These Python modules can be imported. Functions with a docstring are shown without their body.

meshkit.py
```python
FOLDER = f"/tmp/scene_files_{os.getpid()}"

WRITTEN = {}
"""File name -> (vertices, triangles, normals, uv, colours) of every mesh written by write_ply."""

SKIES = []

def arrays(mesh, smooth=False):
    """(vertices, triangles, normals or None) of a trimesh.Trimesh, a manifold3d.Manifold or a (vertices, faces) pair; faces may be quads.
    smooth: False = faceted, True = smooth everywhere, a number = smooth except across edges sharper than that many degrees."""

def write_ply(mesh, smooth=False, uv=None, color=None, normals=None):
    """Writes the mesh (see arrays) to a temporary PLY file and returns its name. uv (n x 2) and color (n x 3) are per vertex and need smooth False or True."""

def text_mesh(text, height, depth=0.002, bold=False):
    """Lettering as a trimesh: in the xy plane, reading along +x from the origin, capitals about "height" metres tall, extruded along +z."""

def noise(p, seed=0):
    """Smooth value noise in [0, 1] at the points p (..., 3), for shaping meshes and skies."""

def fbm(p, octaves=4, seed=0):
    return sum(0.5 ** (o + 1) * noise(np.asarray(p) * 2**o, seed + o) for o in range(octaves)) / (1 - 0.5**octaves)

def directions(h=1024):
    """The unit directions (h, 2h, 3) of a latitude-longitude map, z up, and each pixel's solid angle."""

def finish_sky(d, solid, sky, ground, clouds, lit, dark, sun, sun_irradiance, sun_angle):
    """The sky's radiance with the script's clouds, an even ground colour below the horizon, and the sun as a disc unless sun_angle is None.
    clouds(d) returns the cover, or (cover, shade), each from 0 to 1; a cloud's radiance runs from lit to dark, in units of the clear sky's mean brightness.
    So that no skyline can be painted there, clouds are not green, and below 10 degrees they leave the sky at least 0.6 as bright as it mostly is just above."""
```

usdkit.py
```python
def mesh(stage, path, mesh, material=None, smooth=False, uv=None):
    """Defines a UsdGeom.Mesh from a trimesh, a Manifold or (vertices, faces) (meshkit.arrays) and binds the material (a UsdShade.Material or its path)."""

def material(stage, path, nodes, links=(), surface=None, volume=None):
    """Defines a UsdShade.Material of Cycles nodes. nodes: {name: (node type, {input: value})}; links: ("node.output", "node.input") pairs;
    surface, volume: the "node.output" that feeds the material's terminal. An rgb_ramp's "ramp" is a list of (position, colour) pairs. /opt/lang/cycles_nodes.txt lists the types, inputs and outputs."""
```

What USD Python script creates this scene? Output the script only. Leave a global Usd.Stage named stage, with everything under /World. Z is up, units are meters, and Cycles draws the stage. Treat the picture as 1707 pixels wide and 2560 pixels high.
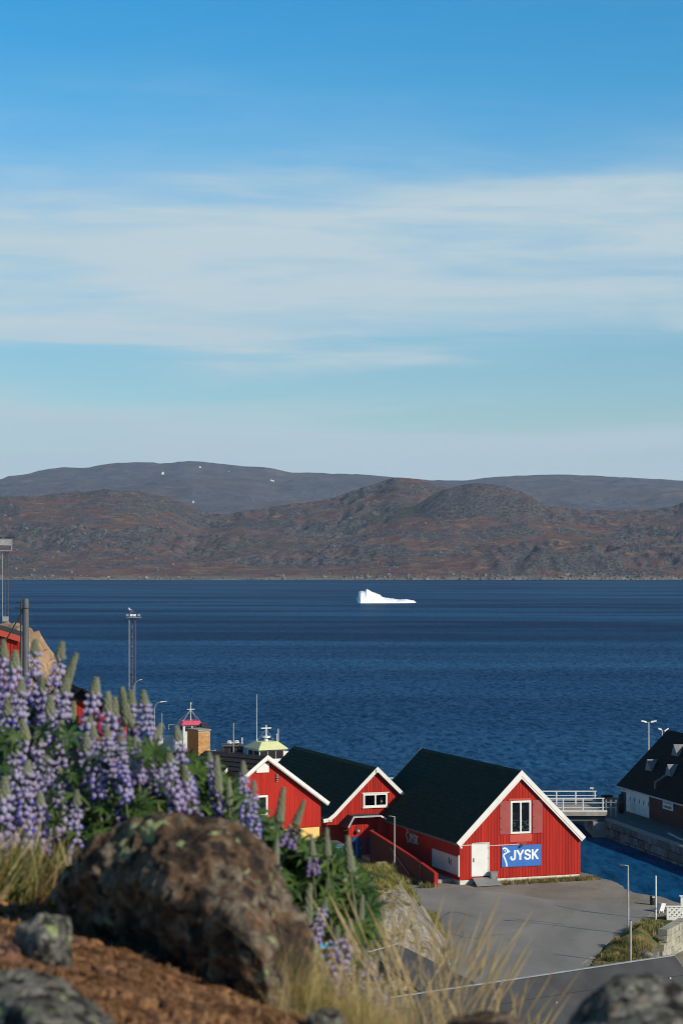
import math, random, numpy as np, trimesh
from shapely.geometry import Polygon, Point, LineString
from shapely import affinity
from pxr import Usd, UsdGeom, UsdLux, UsdShade, Gf, Sdf, Vt
import usdkit, meshkit

# ------------------------------------------------------------------ stage, camera, sky, sun, exposure
stage = Usd.Stage.CreateInMemory()
UsdGeom.SetStageUpAxis(stage, 'Z')
UsdGeom.SetStageMetersPerUnit(stage, 1.0)
UsdGeom.Xform.Define(stage, '/World')
UsdGeom.Scope.Define(stage, '/World/Looks')
F, HY, EYE = 5300.0, 1411.0, 22.0          # lens (in picture widths of 1707), level of the eye, height of the eye above the chart datum
cam = UsdGeom.Camera.Define(stage, '/World/camera')
cam.CreateFocalLengthAttr(75.0)
cam.CreateHorizontalApertureAttr(75 * 1707 / F)
cam.CreateVerticalApertureOffsetAttr(75 * 131 / F)
cam.CreateFStopAttr(75 / 6.5)
cam.CreateFocusDistanceAttr(140.0)
cam.CreateExposureAttr(0.0)
cam.CreateClippingRangeAttr(Gf.Vec2f(0.05, 40000))
UsdGeom.Xformable(cam).AddTranslateOp().Set((0, 0, EYE))
UsdGeom.Xformable(cam).AddRotateXOp().Set(90)

SUN_EL = math.radians(27)
SUN_X, SUN_Y = 0.80, -0.60                  # towards the sun
SKY = 0.118
dome = UsdLux.DomeLight.Define(stage, '/World/sky')
cl = lambda r, g, b: (r / SKY, g / SKY, b / SKY)
sky_mat = usdkit.material(stage, '/World/Looks/sky', {
    'sky': ('sky_texture', dict(sky_type='single_scattering', sun_disc=False, sun_elevation=SUN_EL, sun_rotation=math.atan2(SUN_X, SUN_Y),
                                altitude=100.0, air_density=1.0, aerosol_density=0.3, ozone_density=3.0)),
    'deep': ('hsv', dict(hue=0.492, saturation=1.50, value=1.15, fac=1.0)),
    'dir': ('texture_coordinate', {}),
    'sep': ('separate_xyz', {}),
    # long flat veils: much stretched along the horizon
    'map1': ('mapping', dict(scale=(4.2, 4.2, 34.0))),
    'n1': ('noise_texture', dict(scale=1.0, detail=5.0, roughness=0.52, distortion=0.5)),
    'map2': ('mapping', dict(scale=(8.0, 8.0, 70.0), location=(3.1, 1.7, 0.4))),
    'n2': ('noise_texture', dict(scale=1.0, detail=6.0, roughness=0.6, distortion=0.4)),
    'map3': ('mapping', dict(scale=(1.6, 1.6, 7.0), location=(0.3, 7.7, 2.4))),
    'n3': ('noise_texture', dict(scale=1.0, detail=3.0, roughness=0.5)),
    'w1': ('math', dict(math_type='multiply_add', value2=0.075, value3=-0.0375)),
    'w3': ('math', dict(math_type='multiply_add', value2=0.085, value3=-0.0425)),
    'zz': ('math', dict(math_type='add')), 'zzz': ('math', dict(math_type='add')),
    'bands': ('rgb_ramp', dict(ramp=[(0.0, (.98,) * 3), (0.056, (.94,) * 3), (0.066, (.70,) * 3), (0.074, (.16,) * 3), (0.083, (.08,) * 3), (0.090, (.25,) * 3), (0.098, (.90,) * 3),
                                     (0.15, (1.0,) * 3), (0.166, (.95,) * 3), (0.176, (.60,) * 3), (0.184, (.30,) * 3), (0.197, (.15,) * 3), (0.215, (.06,) * 3), (0.24, (.03,) * 3), (0.3, (.05,) * 3), (0.5, (.05,) * 3), (1.0, (.05,) * 3)])),
    'st': ('map_range', dict(from_min=0.34, from_max=0.60, to_min=0.62, to_max=1.10, clamp=True)),
    'cov': ('math', dict(math_type='multiply', use_clamp=True)),
    'cc': ('mix_color', dict(a=cl(.455, .625, .70), b=cl(.60, .70, .735))),
    'up': ('rgb_ramp', dict(ramp=[(0.0, (.74,) * 3), (.09, (.78,) * 3), (.19, (1.0,) * 3), (.26, (1.0,) * 3), (.5, (.62,) * 3), (1.0, (.42,) * 3)])), 'dk': ('mix_color', dict(blend_type='multiply', fac=1.0)),
    'mix': ('mix_color', {}),
    'bg': ('background_shader', dict(strength=SKY)),
}, [('sky.color', 'deep.color'), ('dir.generated', 'sep.vector'), ('dir.generated', 'map1.vector'), ('dir.generated', 'map2.vector'), ('dir.generated', 'map3.vector'),
    ('map1.vector', 'n1.vector'), ('map2.vector', 'n2.vector'), ('map3.vector', 'n3.vector'),
    ('n1.fac', 'w1.value1'), ('n3.fac', 'w3.value1'), ('sep.z', 'zz.value1'), ('w1.result' if False else 'w1.value', 'zz.value2'), ('zz.value', 'zzz.value1'), ('w3.value', 'zzz.value2'),
    ('zzz.value', 'bands.fac'), ('n2.fac', 'st.value'), ('bands.color', 'cov.value1'), ('st.result', 'cov.value2'),
    ('cov.value', 'mix.fac'), ('deep.color', 'dk.a'), ('sep.z', 'up.fac'), ('up.color', 'dk.b'), ('dk.result', 'mix.a'), ('n1.fac', 'cc.fac'), ('cc.result', 'mix.b'), ('mix.result', 'bg.color')], surface='bg.background')
UsdShade.MaterialBindingAPI.Apply(dome.GetPrim()).Bind(sky_mat)
dome.GetPrim().SetCustomDataByKey('kind', 'structure')
sun = UsdLux.DistantLight.Define(stage, '/World/sun')
sun.CreateIntensityAttr(1.25); sun.CreateAngleAttr(0.5); sun.CreateNormalizeAttr(True); sun.CreateColorAttr(Gf.Vec3f(1.0, 0.91, 0.76))
to_sun = Gf.Vec3d(SUN_X * math.cos(SUN_EL), SUN_Y * math.cos(SUN_EL), math.sin(SUN_EL))
UsdGeom.Xformable(sun).AddOrientOp().Set(Gf.Quatf(Gf.Rotation(Gf.Vec3d(0, 0, 1), to_sun).GetQuat()))

# ------------------------------------------------------------------ helpers
GZ, SEA = 2.1, 0.7                           # level of the quay, level of the water
rng = np.random.default_rng(7)
R = random.Random(11)

def at(px, py, Y):
    "the point at the distance Y that was measured at (px, py) in the photograph"
    return np.array([(px - 853.5) / F * Y, Y, EYE - (py - HY) / F * Y])

def on(px, py, z=GZ):
    Y = (EYE - z) * F / (py - HY)
    return at(px, py, Y)

USED = set()
def numbered(path):
    p, k = path, 0
    while p in USED:
        k += 1
        p = f'{path}_{k:03d}'
    USED.add(p)
    return p

def custom(prim, **kw):
    for k, v in kw.items():
        if v: prim.SetCustomDataByKey(k, v)

def thing(name, label, category, loc=(0, 0, 0), rz=0.0, group=None, scale=None, rx=0.0, ry=0.0):
    x = UsdGeom.Xform.Define(stage, numbered('/World/' + name))
    x.AddTranslateOp().Set(Gf.Vec3d(*map(float, loc)))
    x.AddRotateZOp().Set(float(rz))
    x.AddRotateYOp().Set(float(ry)); x.AddRotateXOp().Set(float(rx))
    x.AddScaleOp().Set(Gf.Vec3f(*([float(scale or 1)] * 3)))
    custom(x.GetPrim(), label=label, category=category, group=group)
    return str(x.GetPath())

def dup(first, label, loc, rz=0.0, group=None, scale=None, rx=0.0, ry=0.0):
    base = first.rsplit('/', 1)[1]
    if base[-4:-3] == '_' and base[-3:].isdigit(): base = base[:-4]
    p = thing(base, label, stage.GetPrimAtPath(first).GetCustomDataByKey('category'), loc, rz, group, scale, rx, ry)
    prim = stage.GetPrimAtPath(p)
    prim.GetReferences().AddInternalReference(first)
    prim.SetInstanceable(True)
    return p

def part(parent, name, mesh, mat, smooth=False, label=None, kind=None):
    p = numbered(f'{parent}/{name}')
    m = usdkit.mesh(stage, p, mesh, mat, smooth=smooth)
    custom(m.GetPrim(), label=label, kind=kind)
    return p

def obj(name, mesh, mat, label=None, category=None, kind=None, group=None, smooth=False):
    p = numbered('/World/' + name)
    m = usdkit.mesh(stage, p, mesh, mat, smooth=smooth)
    custom(m.GetPrim(), label=label, category=category, kind=kind, group=group)
    return p

def scatter(name, protos, pos, quats, scales, idx, kind='stuff', label=None, category=None, parent='/World'):
    "one PointInstancer; protos: (mesh, material, smooth)"
    p = numbered(f'{parent}/{name}')
    pi = UsdGeom.PointInstancer.Define(stage, p)
    rel = pi.CreatePrototypesRel()
    for k, (mesh, mat, sm) in enumerate(protos):
        usdkit.mesh(stage, f'{p}/piece_{k:03d}' if k else f'{p}/piece', mesh, mat, smooth=sm)
        rel.AddTarget(f'{p}/piece_{k:03d}' if k else f'{p}/piece')
    pi.CreatePositionsAttr(Vt.Vec3fArray.FromNumpy(np.asarray(pos, np.float32)))
    q = np.asarray(quats, float)                       # w, x, y, z
    pi.CreateOrientationsAttr(Vt.QuathArray([Gf.Quath(float(a), float(b), float(c), float(d)) for a, b, c, d in q]))
    s = np.asarray(scales, np.float32)
    if s.ndim == 1: s = np.repeat(s[:, None], 3, 1)
    pi.CreateScalesAttr(Vt.Vec3fArray.FromNumpy(s))
    pi.CreateProtoIndicesAttr(Vt.IntArray.FromNumpy(np.asarray(idx, np.int32)))
    custom(pi.GetPrim(), kind=kind, label=label, category=category)
    return p

def quat_z(a, tilt=0.0, tdir=0.0):
    "spin by a about z, then tilt by tilt towards the direction tdir"
    q = trimesh.transformations.quaternion_about_axis(a, [0, 0, 1])
    t = trimesh.transformations.quaternion_about_axis(tilt, [-math.sin(tdir), math.cos(tdir), 0])
    return trimesh.transformations.quaternion_multiply(t, q)

def cat(*ms):
    ms = [m for x in ms for m in (x if isinstance(x, (list, tuple)) else [x])]
    return trimesh.util.concatenate(ms)

def box(x0, x1, y0, y1, z0, z1):
    b = trimesh.creation.box((x1 - x0, y1 - y0, z1 - z0))
    b.apply_translation(((x0 + x1) / 2, (y0 + y1) / 2, (z0 + z1) / 2))
    return b

SAG = 0.0
def prism(poly, v0, v1):
    "a polygon in the (u, w) plane, from depth v0 to v1"
    if not isinstance(poly, Polygon): poly = Polygon(poly)
    m = trimesh.creation.extrude_polygon(poly, v1 - v0, engine='earcut')
    v = m.vertices.copy()
    m.vertices = np.stack([v[:, 0], v1 - v[:, 2], v[:, 1] - SAG * np.maximum(0, v1 - v[:, 2])], 1)   # SAG: how far an old ridge drops per metre of depth
    return m

def slab(poly, z0, z1):
    if not isinstance(poly, Polygon): poly = Polygon(poly)
    m = trimesh.creation.extrude_polygon(poly, z1 - z0, engine='earcut')
    m.apply_translation((0, 0, z0))
    return m

def tube(pts, r, sides=6, caps=True):
    p = np.asarray(pts, float)
    r = np.broadcast_to(r, (len(p),)).astype(float)
    t = np.gradient(p, axis=0); t /= np.linalg.norm(t, axis=1, keepdims=True) + 1e-12
    ref = np.array([0, 0, 1.0]) if abs(t[:, 2]).mean() < .8 else np.array([1.0, 0, 0])
    a = np.cross(t, ref); a /= np.linalg.norm(a, axis=1, keepdims=True) + 1e-12
    b = np.cross(t, a)
    ang = np.arange(sides) * 2 * np.pi / sides
    v = p[:, None] + r[:, None, None] * (np.cos(ang)[None, :, None] * a[:, None] + np.sin(ang)[None, :, None] * b[:, None])
    v = v.reshape(-1, 3)
    f = []
    for i in range(len(p) - 1):
        for j in range(sides):
            k = (j + 1) % sides
            q = [i * sides + j, i * sides + k, (i + 1) * sides + k, (i + 1) * sides + j]
            f += [[q[0], q[2], q[1]], [q[0], q[3], q[2]]]
    if caps:
        n = len(v)
        v = np.vstack([v, p[0], p[-1]])
        for j in range(sides):
            k = (j + 1) % sides
            f += [[n, j, k], [n + 1, (len(p) - 1) * sides + k, (len(p) - 1) * sides + j]]
    m = trimesh.Trimesh(v, f, process=False)
    return m

def bar(p, q, w, h=None):
    "a rectangular bar from p to q"
    p, q = np.asarray(p, float), np.asarray(q, float)
    h = h or w
    L = np.linalg.norm(q - p)
    d = (q - p) / L
    ref = np.array([0, 0, 1.0]) if abs(d[2]) < .9 else np.array([0, 1.0, 0])
    a = np.cross(ref, d); a /= np.linalg.norm(a); b = np.cross(d, a)
    m = trimesh.creation.box((L, w, h))
    T = np.eye(4); T[:3, 0], T[:3, 1], T[:3, 2], T[:3, 3] = d, a, b, (p + q) / 2
    m.apply_transform(T)
    return m

def blob(r, sub=2, seed=0, amp=.25, freq=1.6, scale=(1, 1, 1)):
    m = trimesh.creation.icosphere(sub, 1.0)
    n = meshkit.fbm(m.vertices * freq + seed * 7.3, 4, seed) - .5
    m.vertices = m.vertices * (1 + 2 * amp * n[:, None]) * r * np.asarray(scale)
    return m

def grid_mesh(X, Y, Z):
    h, w = X.shape
    i = np.arange(h * w).reshape(h, w)
    f = np.stack([i[:-1, :-1], i[:-1, 1:], i[1:, 1:], i[1:, :-1]], -1).reshape(-1, 4)
    return (np.stack([X, Y, Z], -1).reshape(-1, 3), f)

def sstep(a, b, x):
    t = np.clip((x - a) / (b - a), 0, 1)
    return t * t * (3 - 2 * t)

def splus(x, s=1.0):
    return s * np.logaddexp(0, np.asarray(x) / s)

# ------------------------------------------------------------------ materials
def principled(name, color, rough=.7, var=.25, scale=3.0, stretch=(1, 1, 1), bump=0.0, bump_scale=None, metallic=0.0, spec=.4, rnd=0.0, color2=None, coord='position', detail=4.0):
    "paint, metal, stone: a colour that wanders to color2 by noise, some fine relief"
    c = np.array(color)
    c2 = np.array(color2) if color2 is not None else c * (1 - var)
    n = {'g': ('geometry', {}) if coord == 'position' else ('texture_coordinate', {}), 'map': ('mapping', dict(scale=tuple(scale * s for s in stretch))),
         'n': ('noise_texture', dict(scale=1.0, detail=detail, roughness=.6)),
         'r': ('map_range', dict(from_min=.33, from_max=.67, clamp=True)),
         'm': ('mix_color', dict(a=tuple(c), b=tuple(c2))),
         'p': ('principled_bsdf', dict(roughness=rough, metallic=metallic, specular_ior_level=spec))}
    l = [('g.position' if coord == 'position' else 'g.object', 'map.vector'), ('map.vector', 'n.vector'), ('n.fac', 'r.value'), ('r.result', 'm.fac')]
    out = 'm.result'
    if rnd:
        n['oi'] = ('object_info', {})
        n['rr'] = ('map_range', dict(to_min=1 - rnd, to_max=1 + rnd))
        n['v'] = ('hsv', dict(hue=.5, saturation=1.0, fac=1.0))
        l += [('oi.random', 'rr.value'), ('rr.result', 'v.value'), (out, 'v.color')]
        out = 'v.color'
    l.append((out, 'p.base_color'))
    if bump:
        n['map2'] = ('mapping', dict(scale=tuple((bump_scale or scale * 6) * s for s in stretch)))
        n['n2'] = ('noise_texture', dict(scale=1.0, detail=5.0, roughness=.65))
        n['b'] = ('bump', dict(strength=min(1, bump), distance=.02 * max(1, bump)))
        l += [('g.position' if coord == 'position' else 'g.object', 'map2.vector'), ('map2.vector', 'n2.vector'), ('n2.fac', 'b.height'), ('b.normal', 'p.normal')]
    return usdkit.material(stage, '/World/Looks/' + name, n, l, surface='p.BSDF')

M = {}
M['red'] = principled('red_paint', (.40, .022, .012), .7, color2=(.29, .017, .011), scale=1.3, stretch=(2.8, 2.8, .28), rnd=.15, bump=.2, bump_scale=14, spec=.15)
M['red_dark'] = principled('red_paint_recess', (.30, .028, .02), .75, scale=2)
M['vent_grey'] = principled('grey_vent_paint', (.17, .175, .19), .6, var=.2)
M['red_shaded'] = principled('red_paint_with_shade', (.075, .010, .008), .75, var=.3, scale=2)  # red paint with the shade on these walls put into its colour
M['red_faded'] = principled('faded_shutter_paint', (.33, .062, .055), .7, color2=(.25, .05, .045), scale=2.2, bump=.2)
M['red_panel'] = principled('repainted_panel', (.46, .062, .038), .6, var=.12, scale=1.5)
M['white'] = principled('white_paint', (.70, .69, .66), .5, var=.10, scale=2.5, stretch=(1, 1, .5))
M['white_old'] = principled('weathered_white', (.66, .66, .63), .65, var=.22, scale=5)
M['offwhite'] = principled('limewashed_plinth', (.70, .68, .60), .8, var=.25, scale=3, bump=.3)
M['yellow_wall'] = principled('yellow_plaster', (.75, .50, .17), .8, var=.12, scale=1.2, bump=.2)
M['blue_sign'] = principled('blue_sign_enamel', (.022, .125, .43), .45, color2=(.03, .15, .47), scale=3)
M['sign_white'] = principled('sign_lettering', (.80, .80, .78), .5, var=.05)
M['black'] = principled('black_metal', (.02, .02, .022), .5)
M['dark'] = principled('dark_interior', (.012, .012, .013), .9)
M['grey_metal'] = principled('galvanised_metal', (.38, .39, .40), .45, var=.3, scale=4, metallic=.35)
M['pole_metal'] = principled('grey_pole_paint', (.42, .43, .43), .5, var=.25, scale=3, metallic=.2)
M['dark_grey'] = principled('dark_grey_paint', (.10, .105, .11), .6, scale=3)
M['cabinet'] = principled('grey_cabinet_paint', (.20, .205, .21), .55, var=.15)
M['roof_green'] = principled('green_black_roofing', (.009, .032, .024), .95, color2=(.018, .050, .037), scale=1.2, stretch=(.6, 3, 3), bump=.5, bump_scale=18, spec=.12)
M['roof_grey'] = principled('charcoal_roofing_felt', (.030, .030, .032), .95, color2=(.055, .054, .055), scale=.9, stretch=(1, 2, 1), bump=.5, bump_scale=14, spec=.15)
M['roof_slate'] = principled('slate_grey_roofing_felt', (.042, .043, .047), .92, color2=(.062, .063, .068), scale=.8, bump=.4, bump_scale=10, spec=.15)
M['roof_black'] = principled('black_roofing', (.010, .010, .012), .95, scale=1.5, bump=.4, bump_scale=10, spec=.1)
M['roof_teal'] = principled('green_painted_sheet', (.015, .16, .09), .6, scale=2)
M['brick'] = principled('yellow_brick', (.52, .30, .115), .85, color2=(.40, .215, .08), scale=5, rnd=.18, bump=.3)
M['mortar'] = principled('pale_mortar', (.42, .34, .24), .9)
M['concrete'] = principled('concrete', (.33, .31, .28), .9, var=.3, scale=1.6, bump=.3)
M['wood'] = principled('weathered_wood', (.22, .18, .13), .85, var=.35, scale=3, stretch=(.5, .5, 3))
M['yellow_green'] = principled('pale_lime_paint', (.62, .64, .33), .5, var=.12)
M['pink'] = principled('raspberry_paint', (.52, .045, .10), .5, var=.15)
M['hull_blue'] = principled('dark_blue_hull', (.015, .05, .12), .4, var=.2)
M['hull_red'] = principled('boat_red', (.40, .03, .03), .5)
M['orange'] = principled('orange_plastic', (.75, .16, .02), .5)
M['cyan'] = principled('bright_blue_plastic', (.045, .36, .62), .45, var=.15)
M['blue_door'] = principled('blue_door_paint', (.012, .045, .16), .5)
M['black_tarp'] = principled('black_tarpaulin', (.012, .012, .013), .5, bump=.5, bump_scale=6)
M['ice'] = usdkit.material(stage, '/World/Looks/ice', {'g': ('geometry', {}), 'n': ('noise_texture', dict(scale=.35, detail=5.0)), 'r': ('rgb_ramp', dict(ramp=[(.3, (.70, .78, .82)), (.6, (.90, .92, .92))])),
    'b': ('bump', dict(strength=.35, distance=.6)), 'p': ('principled_bsdf', dict(roughness=.55, subsurface_weight=.0, specular_ior_level=.3))},
    [('g.position', 'n.vector'), ('n.fac', 'r.fac'), ('r.color', 'p.base_color'), ('n.fac', 'b.height'), ('b.normal', 'p.normal')], surface='p.BSDF')
M['ice_blue'] = principled('blue_old_ice', (.16, .48, .60), .35, var=.15, scale=.3)
M['snow'] = principled('old_snow', (.78, .80, .84), .8, var=.1)
M['glass'] = usdkit.material(stage, '/World/Looks/window_glass', {'f': ('fresnel', dict(IOR=1.5)), 't': ('transparent_bsdf', dict(color=(.82, .86, .86))), 'g': ('glossy_bsdf', dict(color=(.9, .9, .9), roughness=.03)), 'm': ('mix_closure', {})},
    [('f.fac', 'm.fac'), ('t.BSDF', 'm.closure1'), ('g.BSDF', 'm.closure2')], surface='m.closure')

# ------------------------------------------------------------------ the water
def sea_material():
    n = {'g': ('geometry', {}),
         'm1': ('mapping', dict(scale=(.16, .42, 1))), 'n1': ('noise_texture', dict(scale=1.0, detail=4.0, roughness=.62, distortion=.6)),
         'm2': ('mapping', dict(scale=(.9, 2.0, 1), rotation=(0, 0, .25))), 'n2': ('noise_texture', dict(scale=1.0, detail=3.0, roughness=.6, distortion=.3)),
         'm3': ('mapping', dict(scale=(.0045, .016, 1), rotation=(0, 0, .05))), 'n3': ('noise_texture', dict(scale=1.0, detail=4.0, roughness=.55, distortion=.4)),
         'h': ('math', dict(math_type='multiply_add', value2=.30)),
         'wind': ('map_range', dict(from_min=.36, from_max=.62, to_min=.45, to_max=1.15, clamp=True)),
         'hh': ('math', dict(math_type='multiply')),
         'b': ('bump', dict(strength=1.0, distance=.55)),
         'c': ('rgb_ramp', dict(ramp=[(.36, (.004, .062, .155)), (.50, (.0025, .040, .112)), (.62, (.0015, .022, .074))])),
         'd': ('diffuse_bsdf', {}), 'gl': ('glossy_bsdf', dict(color=(1, 1, 1), roughness=.16)), 'f': ('fresnel', dict(IOR=1.33)),
         'fr': ('map_range', dict(from_min=.02, from_max=1.0, to_min=.006, to_max=.11, clamp=True)), 'fm': ('math', dict(math_type='multiply', use_clamp=True)), 'm4': ('mapping', dict(scale=(1.3, .30, 1), rotation=(0, 0, .12))), 'n4': ('noise_texture', dict(scale=1.0, detail=4.0, roughness=.68, distortion=.5)), 'rip': ('map_range', dict(from_min=.34, from_max=.66, to_min=.15, to_max=2.1, clamp=True)), 'rc': ('map_range', dict(from_min=.34, from_max=.66, to_min=.62, to_max=1.38, clamp=True)), 'cm': ('mix_color', dict(blend_type='multiply', fac=1.0)), 'sxyz': ('separate_xyz', {}), 'near': ('map_range', dict(from_min=700, from_max=230, to_min=0, to_max=1.0, clamp=True)), 'nf': ('math', dict(math_type='multiply', use_clamp=True)), 'near_view_tone': ('mix_color', dict(b=(.006, .066, .160))), 'x': ('mix_closure', {})}  # near water lightened in colour to imitate the steeper view into it
    l = [('g.position', 'm1.vector'), ('g.position', 'm2.vector'), ('g.position', 'm3.vector'), ('m1.vector', 'n1.vector'), ('m2.vector', 'n2.vector'), ('m3.vector', 'n3.vector'),
         ('n2.fac', 'h.value1'), ('n1.fac', 'h.value3'), ('n3.fac', 'wind.value'), ('h.value', 'hh.value1'), ('wind.result', 'hh.value2'), ('hh.value', 'b.height'), ('b.normal', 'gl.normal'), ('b.normal', 'f.normal'),
         ('n3.fac', 'c.fac'), ('c.color', 'near_view_tone.a'), ('g.position', 'sxyz.vector'), ('sxyz.y', 'near.value'), ('near.result', 'nf.value1'), ('n3.fac', 'nf.value2'), ('nf.value', 'near_view_tone.fac'), ('near_view_tone.result', 'cm.a'), ('g.position', 'm4.vector'), ('m4.vector', 'n4.vector'), ('n4.fac', 'rip.value'), ('n4.fac', 'rc.value'), ('rc.result', 'cm.b'), ('cm.result', 'd.color'), ('f.fac', 'fr.value'), ('fr.result', 'fm.value1'), ('rip.result', 'fm.value2'), ('fm.value', 'x.fac'), ('d.BSDF', 'x.closure1'), ('gl.BSDF', 'x.closure2')]  # ripple noise paints the light and dark of wave slopes into the colour
    return usdkit.material(stage, '/World/Looks/sea_water', n, l, surface='x.closure')
M['sea'] = sea_material()
obj('sea', (np.array([[-9000, -60, SEA], [9000, -60, SEA], [9000, 12500, SEA], [-9000, 12500, SEA]]), np.array([[0, 1, 2, 3]])), M['sea'], kind='structure')

# ------------------------------------------------------------------ the far shore: two ranges of hills
def interp(px, pts):
    a = np.array(pts, float)
    return np.interp(px, a[:, 0], a[:, 1])

def ridged(p, octaves, seed):
    return sum(.5 ** o * (1 - np.abs(2 * meshkit.noise(p * 2 ** o, seed + o) - 1)) for o in range(octaves)) / (2 - .5 ** (octaves - 1))

NEAR_SKY = [(-700, 1262), (-300, 1235), (0, 1243), (90, 1240), (170, 1226), (260, 1222), (330, 1226), (400, 1238), (450, 1255), (520, 1283), (560, 1285), (640, 1274), (720, 1263), (800, 1253), (830, 1246), (870, 1233), (930, 1213), (985, 1195), (1040, 1198),
            (1090, 1212), (1118, 1222), (1200, 1240), (1300, 1262), (1400, 1270), (1480, 1276), (1560, 1277), (1640, 1275), (1680, 1268), (1707, 1258), (1900, 1235), (2300, 1270)]
SPUR_SKY = [(560, 1449), (700, 1420), (850, 1372), (950, 1318), (1050, 1262), (1110, 1226), (1160, 1212), (1195, 1208), (1235, 1212), (1262, 1216), (1300, 1228), (1340, 1249), (1400, 1285), (1470, 1330), (1560, 1390), (1640, 1449)]
FAR_SKY = [(-900, 1230), (-200, 1206), (0, 1200), (20, 1191), (60, 1187), (120, 1173), (160, 1168), (220, 1170), (240, 1166), (290, 1157), (340, 1156), (400, 1157), (470, 1151), (530, 1156), (600, 1165), (680, 1170), (720, 1180), (790, 1183), (850, 1183),
           (930, 1188), (985, 1194), (1080, 1201), (1160, 1202), (1220, 1195), (1280, 1190), (1340, 1188), (1400, 1187), (1450, 1188), (1560, 1194), (1650, 1198), (1707, 1201), (2000, 1215), (2600, 1240)]
SHORE = 2893.0

def near_hill_height(X, Y):
    pos = np.stack([X, Y, np.zeros_like(X)], -1)
    px = 853.5 + X / 3750 * F
    shore = SHORE + 26 * (meshkit.fbm(pos / 90, 3, 3) - .5) + 8 * (meshkit.fbm(pos / 14, 3, 4) - .5)
    crest_y = 3750.0
    zc = EYE + (HY - interp(px, NEAR_SKY)) / F * crest_y
    s = (Y - shore) / (crest_y - shore)
    steep = sstep(900, 1300, px)                               # the shore is a low cliff on the right
    up = np.clip(s, 0, 1) ** (.92 - .30 * steep)
    z = SEA + (zc - SEA) * np.where(s < 1, up, 1 - .35 * np.clip(s - 1, 0, 3))
    # spur in front
    px2 = 853.5 + X / 3420 * F
    zs = EYE + (HY - interp(px2, SPUR_SKY)) / F * 3420
    fall = np.where(Y < 3420, np.exp(-((Y - 3420) / 210) ** 2), np.exp(-((Y - 3420) / 150) ** 2))
    z = np.maximum(z, (zs - 0) * fall)
    body = np.clip(s * 6, 0, 1)
    big = ridged(pos / np.array([230, 150, 1]), 3, 20) - .62
    mid = ridged(pos / np.array([64, 40, 1]), 4, 40) - .62
    small = meshkit.fbm(pos / 13, 4, 60) - .5
    rocky = sstep(.44, .62, meshkit.fbm(pos / 170, 3, 77))
    z = z + body * (24 * big + (7 + 17 * rocky) * mid + (4 + 11 * rocky) * small)
    cliff = sstep(1000, 1250, px) * sstep(0, .05, s) * (1 - sstep(.14, .34, s))
    z = z + cliff * 22 * (ridged(pos / np.array([34, 60, 1]), 4, 90) - .5)
    terr = 9 * (meshkit.fbm(pos / np.array([300, 26, 1]), 3, 15) - .5) * body
    z = z + terr
    pxr = 853.5 + X / np.maximum(Y, 1) * F
    cap = EYE + (HY - np.minimum(interp(pxr, NEAR_SKY), interp(pxr, SPUR_SKY))) / F * Y
    soft = 5 * (meshkit.fbm(pos / 18, 4, 5) - .45)
    z = np.minimum(z, cap + soft)
    z = np.where(s < 0, SEA + s * 60, np.maximum(z, SEA + .5 * np.clip(s * 150, 0, 6)))
    return z

xs = np.arange(-760, 800, 3.2); ys = np.concatenate([np.arange(2860, 3300, 3.0), np.arange(3300, 3900, 4.2), np.arange(3900, 4300, 16)])
X, Y = np.meshgrid(xs, ys)
Zn = near_hill_height(X, Y)

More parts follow.
